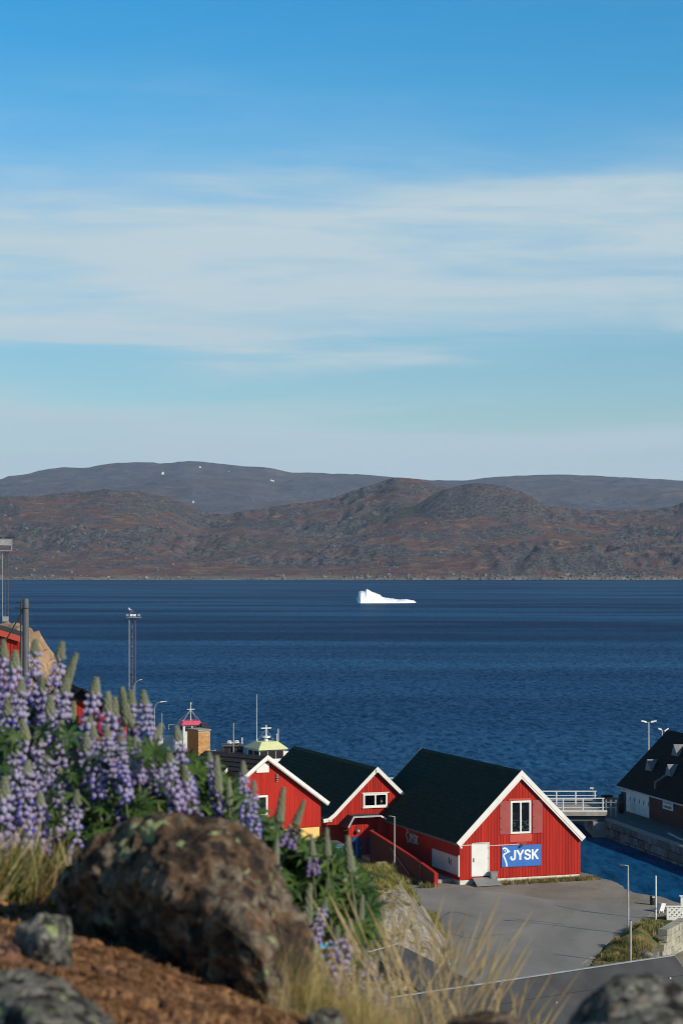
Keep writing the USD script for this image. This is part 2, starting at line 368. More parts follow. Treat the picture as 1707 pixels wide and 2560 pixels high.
def hill_material(name, heath, heath2, rock, rock2, tan, green, pale_shore, sc):
    n = {'g': ('geometry', {}),
         'a': ('mapping', dict(scale=(.010 * sc, .018 * sc, .02 * sc))), 'na': ('noise_texture', dict(scale=1.0, detail=6.0, roughness=.65, distortion=.8)),
         'b': ('mapping', dict(scale=(.028 * sc, .09 * sc, .12 * sc))), 'nb': ('noise_texture', dict(scale=1.0, detail=6.0, roughness=.68, distortion=.6)),
         'c': ('mapping', dict(scale=(.24 * sc, .24 * sc, .3 * sc))), 'nc': ('noise_texture', dict(scale=1.0, detail=5.0, roughness=.7)),
         'd': ('mapping', dict(scale=(.0035 * sc, .0035 * sc, .004 * sc), location=(3.3, 1.2, 0))), 'nd': ('noise_texture', dict(scale=1.0, detail=4.0, roughness=.6)),
         'rh': ('rgb_ramp', dict(ramp=[(.32, heath2), (.5, heath), (.62, tuple(np.array(heath) * 1.25))])),
         'rt': ('map_range', dict(from_min=.56, from_max=.66, clamp=True)),
         'mt': ('mix_color', dict(b=tan)),
         'rg': ('map_range', dict(from_min=.60, from_max=.68, clamp=True)),
         'mg': ('mix_color', dict(b=green)),
         'rr': ('rgb_ramp', dict(ramp=[(.40, rock2), (.60, rock)])),
         'sep': ('separate_xyz', {}), 'slope': ('map_range', dict(from_min=.93, from_max=.74, to_min=0, to_max=.55, clamp=True)),
         'rk': ('map_range', dict(from_min=.40, from_max=.60, to_min=0, to_max=1, clamp=True)),
         'sum': ('math', dict(math_type='add')), 'thr': ('math', dict(math_type='multiply_add', value2=.55)), 'rock_f': ('map_range', dict(from_min=.74, from_max=.98, clamp=True)),
         'mr': ('mix_color', {}),
         'pos': ('separate_xyz', {}), 'sh': ('map_range', dict(from_min=3.2, from_max=7.5, to_min=1, to_max=0, clamp=True)), 'shn': ('math', dict(math_type='multiply', use_clamp=True)), 'sho': ('map_range', dict(from_min=.40, from_max=.55, to_min=.25, to_max=1.0, clamp=True)),
         'ms': ('mix_color', dict(b=pale_shore)),
         'bp': ('bump', dict(strength=1.0, distance=4.5)),
         'p': ('principled_bsdf', dict(roughness=.95, specular_ior_level=.1))}
    l = [('g.position', x + '.vector') for x in 'abcd'] + [(x + '.vector', 'n' + x + '.vector') for x in 'abcd'] + [
         ('nb.fac', 'rh.fac'), ('nb.fac', 'rt.value'), ('rh.color', 'mt.a'), ('rt.result', 'mt.fac'), ('nd.fac', 'rg.value'), ('mt.result', 'mg.a'), ('rg.result', 'mg.fac'),
         ('nc.fac', 'rr.fac'), ('g.true_normal', 'sep.vector'), ('sep.z', 'slope.value'), ('na.fac', 'rk.value'), ('rk.result', 'sum.value1'), ('slope.result', 'sum.value2'),
         ('nc.fac', 'thr.value1'), ('sum.value', 'thr.value3'), ('thr.value', 'rock_f.value'), ('mg.result', 'mr.a'), ('rr.color', 'mr.b'), ('rock_f.result', 'mr.fac'),
         ('g.position', 'pos.vector'), ('pos.z', 'sh.value'), ('nb.fac', 'sho.value'), ('sh.result', 'shn.value1'), ('sho.result', 'shn.value2'), ('mr.result', 'ms.a'), ('shn.value', 'ms.fac'), ('ms.result', 'p.base_color'),
         ('nc.fac', 'bp.height'), ('bp.normal', 'p.normal')]
    return usdkit.material(stage, '/World/Looks/' + name, n, l, surface='p.BSDF')
M['hill'] = hill_material('heath_and_rock', (.130, .078, .058), (.090, .040, .038), (.122, .118, .116), (.026, .026, .029), (.23, .165, .080), (.060, .062, .036), (.22, .195, .155), 1.0)
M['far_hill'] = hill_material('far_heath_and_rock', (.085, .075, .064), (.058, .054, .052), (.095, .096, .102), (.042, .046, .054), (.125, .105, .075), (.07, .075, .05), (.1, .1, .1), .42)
obj('hill', grid_mesh(X, Y, Zn), M['hill'], kind='structure', smooth=True)

# stones lying on the near hill and pale rocks along its waterline
rock_protos = [(blob(1, 1, k, .35, 1.3, (1.2, 1, .8)), None, False) for k in range(4)]
M['boulder_far'] = principled('pale_grey_stone', (.20, .19, .18), .9, color2=(.10, .10, .105), scale=.4, rnd=.3)
bx = rng.uniform(-560, 600, 5200); by = rng.uniform(2930, 3760, 5200)
keep = meshkit.fbm(np.stack([bx, by, 0 * bx], -1) / 90, 3, 8) > .44
bx, by = bx[keep], by[keep]
bz = near_hill_height(bx, by)
bs = .45 + 1.5 * rng.random(len(bx)) ** 5
sx = rng.uniform(-560, 600, 1700); sy = SHORE + rng.uniform(-14, 24, 1700)
sz = np.maximum(near_hill_height(sx, sy), SEA - .3)
ok = (sz < 8) & (rng.random(1700) < np.where(sx < 0, .35, .9))
sx, sy, sz = sx[ok], sy[ok], sz[ok]
ss = .6 + 1.9 * rng.random(len(sx)) ** 3
def rand_quats(n): return [trimesh.transformations.random_quaternion(rng.random(3)) for _ in range(n)]
scatter('hillside_stones', [(m, M['boulder_far'], False) for m, _, _ in rock_protos], np.stack([bx, by, bz + .2], -1), rand_quats(len(bx)), bs, rng.integers(0, 4, len(bx)),
        label='pale stones strewn over the heath hillside', category='stones')
M['shore_rock'] = principled('pale_shore_rock', (.19, .165, .13), .9, color2=(.07, .066, .063), scale=.3, rnd=.4)
scatter('shoreline_rocks', [(m, M['shore_rock'], False) for m, _, _ in rock_protos], np.stack([sx, sy, sz + .2], -1), rand_quats(len(sx)), np.stack([ss * 1.5, ss, ss * .8], -1), rng.integers(0, 4, len(sx)),
        label='pale rocks along the foot of the far shore', category='rocks')

def far_hill_height(X, Y):
    pos = np.stack([X, Y, np.zeros_like(X)], -1)
    cy = 8000.0
    px = 853.5 + X / cy * F
    zc = EYE + (HY - interp(px, FAR_SKY)) / F * cy
    s = (Y - 5200) / (cy - 5200)
    z = 40 + (zc - 40) * np.where(s < 1, np.clip(s, 0, 1) ** .8, 1 - .3 * np.clip(s - 1, 0, 3))
    body = np.clip(s * 4, 0, 1)
    z = z + body * (95 * (ridged(pos / np.array([900, 600, 1]), 4, 120) - .64) + 26 * (ridged(pos / np.array([210, 120, 1]), 4, 140) - .62) + 12 * (meshkit.fbm(pos / 50, 3, 160) - .5))
    pxr = 853.5 + X / Y * F
    cap = EYE + (HY - interp(pxr, FAR_SKY)) / F * Y + 9 * (meshkit.fbm(pos / 60, 4, 6) - .55)
    return np.minimum(z, cap)
xs = np.arange(-1900, 2000, 11.0); ys = np.arange(5200, 8700, 13.0)
X, Y = np.meshgrid(xs, ys)
Zf = far_hill_height(X, Y)
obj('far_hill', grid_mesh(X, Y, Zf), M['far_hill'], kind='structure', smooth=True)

# a few snow patches left on the far range
for k, (px, py, wpx, hpx, lab) in enumerate([(407, 1184, 9, 5, 'largest snow patch, left of the summit on the far blue hill'), (500, 1167, 10, 4, 'narrow snow patch just below the summit of the far blue hill'),
                                             (572, 1178, 6, 3, 'tiny snow patch right of the summit on the far blue hill'), (681, 1202, 18, 4, 'broken snow streak low on the right shoulder of the far blue hill'),
                                             (483, 1256, 6, 3, 'lowest snow patch, just above the saddle of the brown hill')]):
    Yg = np.linspace(5400, 8000, 700)
    Xg = (px - 853.5) / F * Yg
    zr = EYE + (HY - py) / F * Yg
    zg = far_hill_height(Xg, Yg)
    hit = np.nonzero(zg >= zr - 1)[0]
    Yh = Yg[hit[0]] if len(hit) else 7600
    w = wpx / F * Yh / 3.6
    a = np.linspace(0, 2 * np.pi, 14, endpoint=False)
    rr = .7 + .5 * np.array([R.random() for _ in a])
    ring = np.stack([(px - 853.5) / F * Yh + w * rr * np.cos(a), Yh + w * 3.2 * rr * np.sin(a)], -1)
    pts = np.vstack([[ring.mean(0)], ring])
    zz = far_hill_height(pts[:, 0], pts[:, 1])
    top = np.column_stack([pts, zz + 1.6]); bot = np.column_stack([pts, zz - 6])
    n = len(pts); f = []
    for j in range(1, n):
        q = j % (n - 1) + 1
        f += [[0, j, q], [j, n + j, n + q], [j, n + q, q], [n, n + q, n + j]]
    obj('snow_patch', trimesh.Trimesh(np.vstack([top, bot]), f, process=False), M['snow'], lab, 'snow patch', group='snow patches on the far hill')

# ------------------------------------------------------------------ the air over the fjord
haze = box(-8800, 8800, -58, 12300, -3.5, 620)
M['haze'] = usdkit.material(stage, '/World/Looks/haze', {'v': ('principled_volume', dict(color=(.52, .70, 1.0), density=.000041, anisotropy=.0))}, [], volume='v.volume')
obj('haze', haze, M['haze'], label='thin blue air over the fjord', category='haze', kind='stuff')

# ------------------------------------------------------------------ the small iceberg
ib = at(893, 1507, 1172.0)
def iceberg():
    prof = [(0, .2), (.01, 5.8), (.06, 6.5), (.09, 6.3), (.125, 6.7), (.145, 7.6), (.19, 6.9), (.235, 5.9), (.30, 5.2), (.375, 4.4), (.42, 3.1), (.50, 2.6), (.60, 2.2), (.70, 1.6), (.83, 1.9), (.90, 1.35), (.96, 1.3), (1.0, .2)]
    prof = np.array(prof)
    L = 32.0
    nu, nv = 90, 40
    U, V = np.meshgrid(np.linspace(0, 1, nu), np.linspace(-1, 1, nv), indexing='ij')
    w = (7 + 5 * (1 - U) * (1 - .2 * U)) * np.clip(np.minimum(U * 9 + .72, (1 - U) * 7 + .2), 0, 1)
    x = U * L; y = V * w
    h = np.interp(U, prof[:, 0], prof[:, 1])
    z = h * np.clip(1 - np.abs(V + .05) ** 3.2, 0, 1)
    p = np.stack([x, y, z], -1)
    z = z + np.clip(z, 0, 1) * (.7 * (ridged(p / np.array([4, 4, 99]), 3, 9) - .6) + .5 * (meshkit.fbm(p / 1.3, 3, 2) - .5))
    z = np.where(np.abs(V) > .985, -.8, z)
    v, f = grid_mesh(x, y, np.maximum(z, -.8))
    return (v, f)
T = thing('iceberg', 'small white iceberg with a tall left end and a long low tail', 'iceberg', (ib[0] + .4, ib[1], SEA))
part(T, 'ice', iceberg(), M['ice'], smooth=35)
m = blob(1, 3, 5, .2, 1.5, (1.6, 5.0, 2.5)); m.apply_translation((.9, 1.2, 1.4))
part(T, 'blue_ice', m, M['ice_blue'], smooth=True, label='glassy blue older ice at the left end')

# ------------------------------------------------------------------ the flat land of the harbour: yard, far quay, rocky shore edges
def rough_edge(poly, amp, step, seed):
    ring = LineString(poly.exterior.coords)
    n = int(ring.length / step)
    pts = np.array([ring.interpolate(k / n, normalized=True).coords[0] for k in range(n)])
    d = meshkit.fbm(np.column_stack([pts * .45, np.full(n, seed)]), 4, seed) - .5
    t = np.roll(pts, -1, 0) - np.roll(pts, 1, 0)
    nrm = np.column_stack([t[:, 1], -t[:, 0]]) / (np.linalg.norm(t, axis=1, keepdims=True) + 1e-9)
    return Polygon(pts + nrm * (d * amp)[:, None]).buffer(0)

LAND = Polygon([(-80, 20), (14, 20), (14, 97), (16.0, 108), (17.1, 113.0), (18.7, 116.2), (19.5, 118.6), (26, 119.6), (40, 121), (40, 122.5), (24, 122.3), (20.2, 124.0), (18.7, 127.2), (17.7, 128.4), (17.4, 131.2), (16.0, 135.6),
                (15.3, 137), (7.2, 160.5), (7.0, 163.2), (-80, 164)])
land = rough_edge(LAND, .9, .35, 4)
M['gravel'] = usdkit.material(stage, '/World/Looks/gravel', {
    'g': ('geometry', {}), 'm1': ('mapping', dict(scale=(.35, .35, .35))), 'n1': ('noise_texture', dict(scale=1.0, detail=5.0, roughness=.6)),
    'n2': ('noise_texture', dict(scale=9.0, detail=4.0, roughness=.75)), 'v': ('voronoi_texture', dict(scale=11.0)),
    'c1': ('rgb_ramp', dict(ramp=[(.35, (.20, .178, .145)), (.65, (.29, .265, .225))])), 'c2': ('rgb_ramp', dict(ramp=[(.3, (.55,) * 3), (.7, (1.25,) * 3)])),
    'm': ('mix_color', dict(blend_type='multiply', fac=.8)), 'b': ('bump', dict(strength=.8, distance=.05)), 'p': ('principled_bsdf', dict(roughness=.95, specular_ior_level=.15))},
    [('g.position', 'm1.vector'), ('m1.vector', 'n1.vector'), ('g.position', 'n2.vector'), ('g.position', 'v.vector'), ('n1.fac', 'c1.fac'), ('n2.fac', 'c2.fac'), ('c1.color', 'm.a'), ('c2.color', 'm.b'), ('m.result', 'p.base_color'),
     ('n2.fac', 'b.height'), ('b.normal', 'p.normal')], surface='p.BSDF')
obj('ground', slab(land, -2.0, GZ), M['gravel'], kind='structure')

# asphalt of the yard: one thin sheet, worn at its edges
road_px = [(1010, 2218), (1075, 2228), (1120, 2222), (1165, 2226), (1240, 2232), (1330, 2246), (1440, 2258), (1560, 2268), (1640, 2278), (1625, 2292), (1575, 2322), (1545, 2345), (1510, 2362), (1490, 2385), (1460, 2410), (1450, 2440), (1452, 2480), (1400, 2560)]
rp = [tuple(on(*p)[:2]) for p in road_px] + [(9.5, 80), (2.0, 80), (2.5, 98), (1.0, 116), (1.5, 126)]
road = rough_edge(Polygon(rp).buffer(0), .7, .4, 12)
M['asphalt'] = usdkit.material(stage, '/World/Looks/asphalt', {
    'g': ('geometry', {}), 'm1': ('mapping', dict(scale=(.22, .10, .2), rotation=(0, 0, .5))), 'n1': ('noise_texture', dict(scale=1.0, detail=5.0, roughness=.6, distortion=.5)),
    'n2': ('noise_texture', dict(scale=14.0, detail=4.0, roughness=.8)), 'n3': ('noise_texture', dict(scale=.9, detail=5.0, roughness=.7, distortion=1.2)),
    'c1': ('rgb_ramp', dict(ramp=[(.33, (.160, .154, .142)), (.5, (.205, .198, .182)), (.68, (.25, .24, .22))])), 'c2': ('rgb_ramp', dict(ramp=[(.3, (.8,) * 3), (.7, (1.15,) * 3)])),
    'st': ('rgb_ramp', dict(ramp=[(.24, (.42,) * 3), (.34, (1.0,) * 3), (1.0, (1.0,) * 3)])), 'm': ('mix_color', dict(blend_type='multiply', fac=.8)), 'm2': ('mix_color', dict(blend_type='multiply', fac=1.0)),
    'b': ('bump', dict(strength=.4, distance=.02)), 'p': ('principled_bsdf', dict(roughness=.85, specular_ior_level=.25))},
    [('g.position', 'm1.vector'), ('m1.vector', 'n1.vector'), ('g.position', 'n2.vector'), ('g.position', 'n3.vector'), ('n1.fac', 'c1.fac'), ('n2.fac', 'c2.fac'), ('n3.fac', 'st.fac'), ('c1.color', 'm.a'), ('c2.color', 'm.b'), ('m.result', 'm2.a'), ('st.color', 'm2.b'),
     ('m2.result', 'p.base_color'), ('n2.fac', 'b.height'), ('b.normal', 'p.normal')], surface='p.BSDF')
obj('road', slab(road, GZ - .05, GZ + .03), M['asphalt'], kind='structure')

# tyre marks, cracks and painted cast shadows of the poles on the asphalt, thin sheets just above it
M['tar'] = principled('tar_seam_and_shadow', (.035, .035, .036), .8)
def ribbon(pxs, w):
    p = np.array([on(*q, GZ + .03)[:2] for q in pxs])
    return LineString(p).buffer(w / 2)
marks = [ribbon([(1350, 2309), (1420, 2317), (1480, 2330), (1545, 2338)], .05), ribbon([(1110, 2290), (1125, 2281), (1150, 2283), (1180, 2292)], .06), ribbon([(1290, 2300), (1350, 2305), (1410, 2312)], .05),
         ribbon([(1200, 2340), (1260, 2338)], .07), ribbon([(1390, 2265), (1460, 2279), (1530, 2288)], .06), ribbon([(1110, 2330), (1160, 2345), (1220, 2349)], .06)]
for mk in marks[1:]:
    obj('road_crack', slab(mk, GZ + .0305, GZ + .034), M['tar'], kind='structure')

# the quay across the inlet, with its stone facing
QUAY = Polygon([(20.35, 170.5), (20.5, 167), (24.1, 150), (28.0, 131.5), (70, 131.5), (70, 179), (18.4, 179), (18.2, 176)])
M['quay_top'] = principled('dark_quay_asphalt', (.10, .098, .095), .9, var=.3, scale=1.2, bump=.3)
obj('quay', slab(QUAY.buffer(-.25, join_style=2), -2.0, GZ), M['quay_top'], kind='structure')
M['quay_stone'] = principled('grey_quay_stone', (.20, .19, .175), .9, color2=(.12, .115, .11), scale=1.2, rnd=.3, bump=.6, bump_scale=5)
W = thing('quay_wall', 'dark rough stone quay wall under the black warehouse, dropping into the inlet', 'quay wall', (0, 0, 0))
line = LineString([(19.2, 177.5), (20.35, 170.5), (20.5, 167), (24.1, 150), (27.6, 133.5)])
for row in range(3):
    s = R.random() * .5
    z0 = SEA - .35 + row * .58
    while s < line.length - .3:
        L = R.uniform(.75, 1.5)
        a = np.array(line.interpolate(s).coords[0]); b = np.array(line.interpolate(min(s + L - .05, line.length)).coords[0])
        d = (b - a) / (np.linalg.norm(b - a) + 1e-9); nn = np.array([d[1], -d[0]])
        hh = .56 if row < 2 else .5
        st = box(-np.linalg.norm(b - a) / 2, np.linalg.norm(b - a) / 2, -.30, .28, 0, hh - .03)
        v = st.vertices.copy(); v += np.array([[R.uniform(-.05, .05), R.uniform(-.07, .07), R.uniform(-.035, .035)] for _ in v]); st.vertices = v
        T = np.eye(4); T[:2, 0] = d; T[:2, 1] = -nn; mid = (a + b) / 2; T[:3, 3] = [mid[0], mid[1], z0]
        st.apply_transform(T)
        part(W, 'stone', st, M['quay_stone'])
        s += L
part(W, 'coping', cat([bar((*np.array(line.coords[k]), GZ - .06), (*np.array(line.coords[k + 1]), GZ - .06), .5, .14) for k in range(1, 4)]), M['concrete'])

# ------------------------------------------------------------------ the hillside under the camera, down to the yard, and the slope on the left
def hillside_height(x, y):
    pos = np.stack([x, y, np.zeros_like(x)], -1)
    t = splus(x + .30, .15); u = splus(y - 2.8, .5)
    z = 21.5 - .06 * u - .9 * t * np.minimum(u, 2.2) / 1.2 - .30 * splus(x - .25, .25)
    z = z - .46 * splus(y - 6.2, .9)
    left = 2.0 + 11.5 * sstep(-9.5, -21, x) * sstep(30, 70, y) * (1 - sstep(150, 175, y))
    z = np.maximum(z, left)
    z = z + np.clip(y - 5, 0, 6) / 6 * 1.2 * (meshkit.fbm(pos / 7, 4, 31) - .5) + .10 * (meshkit.fbm(pos * 1.6, 4, 32) - .5)
    right = sstep(5.0, 8.5, x) * sstep(40, 60, y)
    return np.maximum(z, 1.2) - right * 3

def soil_material():
    n = {'g': ('geometry', {}), 'n1': ('noise_texture', dict(scale=11.0, detail=6.0, roughness=.7)), 'n2': ('noise_texture', dict(scale=70.0, detail=4.0, roughness=.7)), 'n3': ('noise_texture', dict(scale=2.2, detail=4.0)),
         'c': ('rgb_ramp', dict(ramp=[(.30, (.075, .030, .010)), (.48, (.165, .078, .032)), (.62, (.24, .125, .052)), (.75, (.14, .07, .034))])), 'c2': ('rgb_ramp', dict(ramp=[(.32, (.25,) * 3), (.55, (1.0,) * 3), (.75, (1.35,) * 3)])),
         'm': ('mix_color', dict(blend_type='multiply', fac=.9)), 'gr': ('rgb_ramp', dict(ramp=[(.35, (.055, .060, .022)), (.65, (.16, .12, .055))])),
         'sx': ('separate_xyz', {}), 'yy': ('map_range', dict(from_min=3.35, from_max=3.75, clamp=True)), 'xx': ('map_range', dict(from_min=-.06, from_max=.10, clamp=True)), 'f': ('math', dict(math_type='maximum')), 'mm': ('mix_color', {}),
         'b': ('bump', dict(strength=1.0, distance=.02)), 'p': ('principled_bsdf', dict(roughness=.95, specular_ior_level=.15))}
    l = [('g.position', k + '.vector') for k in ('n1', 'n2', 'n3', 'sx')] + [('n1.fac', 'c.fac'), ('n2.fac', 'c2.fac'), ('c.color', 'm.a'), ('c2.color', 'm.b'), ('n1.fac', 'gr.fac'), ('sx.y', 'yy.value'), ('sx.x', 'xx.value'), ('yy.result', 'f.value1'), ('xx.result', 'f.value2'),
         ('f.value', 'mm.fac'), ('m.result', 'mm.a'), ('gr.color', 'mm.b'), ('mm.result', 'p.base_color'), ('n2.fac', 'b.height'), ('b.normal', 'p.normal')]
    return usdkit.material(stage, '/World/Looks/rusty_soil', n, l, surface='p.BSDF')
M['soil'] = soil_material()
yy = np.concatenate([np.linspace(.6, 6.5, 240), 6.5 + np.cumsum(np.linspace(.05, 2.4, 105))])
yy = yy[yy < 178]
S = np.linspace(-1, 1, 300)
Yh, Sh = np.meshgrid(yy, S, indexing='ij')
Xh = Sh * (1.1 + .30 * Yh)
Zh = hillside_height(Xh, Yh)
fine = meshkit.fbm(np.stack([Xh, Yh, 0 * Xh], -1) * 22, 4, 3) - .5
Zh = Zh + np.where(Yh < 6, .045 * fine, 0)
v, f = grid_mesh(Xh, Yh, Zh)
obj('hillside', (v, f[:, ::-1]), M['soil'], kind='structure', smooth=True)

# the rock knoll between the hill and the yard
def knoll_height(x, y):
    pos = np.stack([x, y, np.zeros_like(x)], -1)
    wob = 1.3 * (meshkit.fbm(pos / 2.6, 3, 51) - .5)
    a = 1 - sstep(2.0, 5.6, x + wob + .06 * (104 - y))
    b = sstep(92.5, 104.5, y + wob) * (1 - sstep(110, 121.5, y + wob))
    z = 1.7 + 4.35 * a * b + .35 * sstep(0, -4, x)
    steep = a * b
    z = z + np.clip(steep * 3, 0, 1) * (1.25 * (ridged(pos / np.array([1.7, 2.6, 1]), 4, 61) - .60) + .35 * (meshkit.fbm(pos * 1.6, 4, 66) - .5)) * (1 - .75 * sstep(104, 108, y))
    return z
xs = np.arange(-7, 7.5, .085); ys = np.concatenate([np.arange(90, 106, .10), np.arange(106, 124, .2)])
X, Y = np.meshgrid(xs, ys)
Zk = knoll_height(X, Y)
M['knoll'] = usdkit.material(stage, '/World/Looks/lichened_rock', {
    'g': ('geometry', {}), 'n1': ('noise_texture', dict(scale=.9, detail=6.0, roughness=.7, distortion=.6)), 'n2': ('noise_texture', dict(scale=5.0, detail=5.0, roughness=.75)), 'n3': ('noise_texture', dict(scale=.45, detail=4.0)),
    'c': ('rgb_ramp', dict(ramp=[(.30, (.050, .042, .035)), (.44, (.19, .165, .13)), (.57, (.33, .30, .25)), (.72, (.24, .17, .10))])), 'c2': ('rgb_ramp', dict(ramp=[(.3, (.35,) * 3), (.6, (1.15,) * 3)])), 'm': ('mix_color', dict(blend_type='multiply', fac=.85)),
    'gr': ('rgb_ramp', dict(ramp=[(.35, (.14, .125, .035)), (.6, (.34, .26, .11))])), 'sz': ('separate_xyz', {}), 'fl': ('map_range', dict(from_min=.80, from_max=.93, clamp=True)), 'fn': ('math', dict(math_type='multiply', use_clamp=True)), 'nn': ('map_range', dict(from_min=.36, from_max=.50, to_min=.15, to_max=1.2, clamp=True)), 'mm': ('mix_color', {}),
    'b': ('bump', dict(strength=.9, distance=.18)), 'p': ('principled_bsdf', dict(roughness=.95, specular_ior_level=.12))},
    [('g.position', 'n1.vector'), ('g.position', 'n2.vector'), ('g.position', 'n3.vector'), ('n1.fac', 'c.fac'), ('n2.fac', 'c2.fac'), ('c.color', 'm.a'), ('c2.color', 'm.b'), ('n1.fac', 'gr.fac'), ('g.normal', 'sz.vector'), ('sz.z', 'fl.value'), ('n3.fac', 'nn.value'), ('fl.result', 'fn.value1'), ('nn.result', 'fn.value2'),
     ('m.result', 'mm.a'), ('gr.color', 'mm.b'), ('fn.value', 'mm.fac'), ('mm.result', 'p.base_color'), ('n2.fac', 'b.height'), ('b.normal', 'p.normal')], surface='p.BSDF')
kv, kf = grid_mesh(X, Y, Zk)
km = trimesh.Trimesh(kv, np.vstack([kf[:, [0, 1, 2]], kf[:, [0, 2, 3]]]), process=False)
front = np.clip((106.5 - kv[:, 1]) / 2.5, 0, 1) * np.clip((kv[:, 2] - 1.75) / .4, 0, 1)
push = .75 * (ridged(kv / np.array([1.5, 1.5, .8]), 4, 301) - .62) + .40 * (ridged(kv / .55, 3, 333) - .62) + .16 * (meshkit.fbm(kv * 5, 3, 320) - .5)
km.vertices = kv + np.array(km.vertex_normals) * (push * front)[:, None]
obj('rock_knoll', km, M['knoll'], kind='structure', smooth=50)

# grassy bank right of the yard and the tan rock on the left headland
def bank_height(x, y):
    e = np.exp(-(((x - 15.6) / 2.3) ** 2 + ((y - 112.5) / 4.6) ** 2) ** 1.5)
    pos = np.stack([x, y, np.zeros_like(x)], -1)
    return 1.86 + .62 * e + .5 * sstep(112, 106, y) * 0 + .16 * (meshkit.fbm(pos * 1.1, 4, 71) - .5) * np.clip(e * 3, 0, 1)
bankp = rough_edge(Polygon([tuple(on(*p)[:2]) for p in [(1455, 2470), (1462, 2425), (1500, 2385), (1520, 2362), (1560, 2342), (1590, 2318), (1630, 2298), (1655, 2292)]] + [(18.6, 117.2), (18.4, 116.0), (17.0, 113.0), (15.9, 108), (14.4, 99), (12.5, 97)]).buffer(0), .4, .3, 5)
xs = np.arange(9, 20, .16); ys = np.arange(96, 120, .16)
X, Y = np.meshgrid(xs, ys)
Zb = bank_height(X, Y)
import shapely
ins = shapely.contains_xy(bankp, X, Y)
dist = shapely.distance(shapely.points(np.stack([X, Y], -1)), bankp.exterior) * np.where(ins, 1, -1)
Zb = np.where(dist > 0, GZ + .03 + np.minimum(Zb - 1.9, dist * .6) + .02, GZ - .25)
v, f = grid_mesh(X, Y, Zb)
keep = (np.abs(v[f][:, :, 2] - GZ + .25) > .02).any(1)
M['turf'] = usdkit.material(stage, '/World/Looks/autumn_turf', {
    'g': ('geometry', {}), 'n1': ('noise_texture', dict(scale=.7, detail=5.0, roughness=.65, distortion=.4)), 'n2': ('noise_texture', dict(scale=8.0, detail=4.0, roughness=.75)),
    'c': ('rgb_ramp', dict(ramp=[(.30, (.045, .060, .018)), (.43, (.085, .10, .026)), (.53, (.15, .135, .055)), (.63, (.26, .15, .05)), (.72, (.17, .15, .12))])), 'c2': ('rgb_ramp', dict(ramp=[(.3, (.4,) * 3), (.65, (1.2,) * 3)])), 'm': ('mix_color', dict(blend_type='multiply', fac=.8)),
    'b': ('bump', dict(strength=.9, distance=.08)), 'p': ('principled_bsdf', dict(roughness=.95, specular_ior_level=.1))},
    [('g.position', 'n1.vector'), ('g.position', 'n2.vector'), ('n1.fac', 'c.fac'), ('n2.fac', 'c2.fac'), ('c.color', 'm.a'), ('c2.color', 'm.b'), ('m.result', 'p.base_color'), ('n2.fac', 'b.height'), ('b.normal', 'p.normal')], surface='p.BSDF')
bm = trimesh.Trimesh(v, np.vstack([f[keep][:, [0, 1, 2]], f[keep][:, [0, 2, 3]]]), process=False); bm.remove_unreferenced_vertices()
obj('bank', bm, M['turf'], kind='structure', smooth=True)
# the beach below the retaining wall
beach = Polygon([(14, 96), (30, 96), (40, 121), (18.5, 118.6), (18.0, 114.5), (16.5, 108)])
obj('beach', slab(beach, -1.5, 1.02), M['gravel'], kind='structure')

M['tan_rock'] = principled('tan_headland_rock', (.42, .28, .16), .9, color2=(.17, .105, .06), scale=.7, bump=1.0, bump_scale=1.4)
def headland():
    m = trimesh.creation.icosphere(5, 1.0)
    d = m.vertices
    q4 = (np.abs(d) ** 4).sum(1) ** .25
    p = d / q4[:, None] * np.array([7.0, 12, 15.2])
    n = ridged(d * 3.2 + 5, 4, 200) - .6 + .5 * (ridged(d * np.array([9, 9, 14]) + 2, 3, 210) - .6)
    p = p * (1 + .13 * n[:, None])
    m.vertices = p + np.array([-25.7, 142, 2.2])
    return m
obj('headland_rock', headland(), M['tan_rock'], kind='structure', smooth=40)

# ------------------------------------------------------------------ houses
def offset_strip(path, d0, d1):
    "a band along a roof edge (points from left to right over the apex), from d0 to d1 below it, square to it"
    p = np.array(path, float)
    def shift(d):
        out = []
        for i in range(len(p)):
            ns = []
            for a, b in ((i - 1, i), (i, i + 1)):
                if a >= 0 and b < len(p):
                    t = (p[b] - p[a]) / np.linalg.norm(p[b] - p[a]); ns.append(np.array([t[1], -t[0]]))
            n = sum(ns) / len(ns); n /= np.linalg.norm(n)
            out.append(p[i] + n * d / max(.3, n @ ns[0]))
        return np.array(out)
    return shift(d0), shift(d1)

def roof_half(parent, path, v0, v1, mat, thick=.10, course=.30, name='roof_slope'):
    "one slope (ridge point first, eave last) as overlapping courses"
    p = np.array(path, float)
    top = []
    for a, b in zip(p[:-1], p[1:]):
        L = np.linalg.norm(b - a); n = max(1, int(L / course)); t = (b - a) / L
        nr = np.array([-t[1], t[0]]); nr = nr if nr[1] > 0 else -nr
        for k in range(n):
            top += [a + (b - a) * k / n, a + (b - a) * (k + 1) / n + nr * .032]
    top += [p[-1]]
    low = [q + np.array([0, -thick]) for q in p[::-1]]
    poly = Polygon(top + low)
    if not poly.is_valid: poly = poly.buffer(0)
    return part(parent, name, prism(poly, v0, v1), mat)

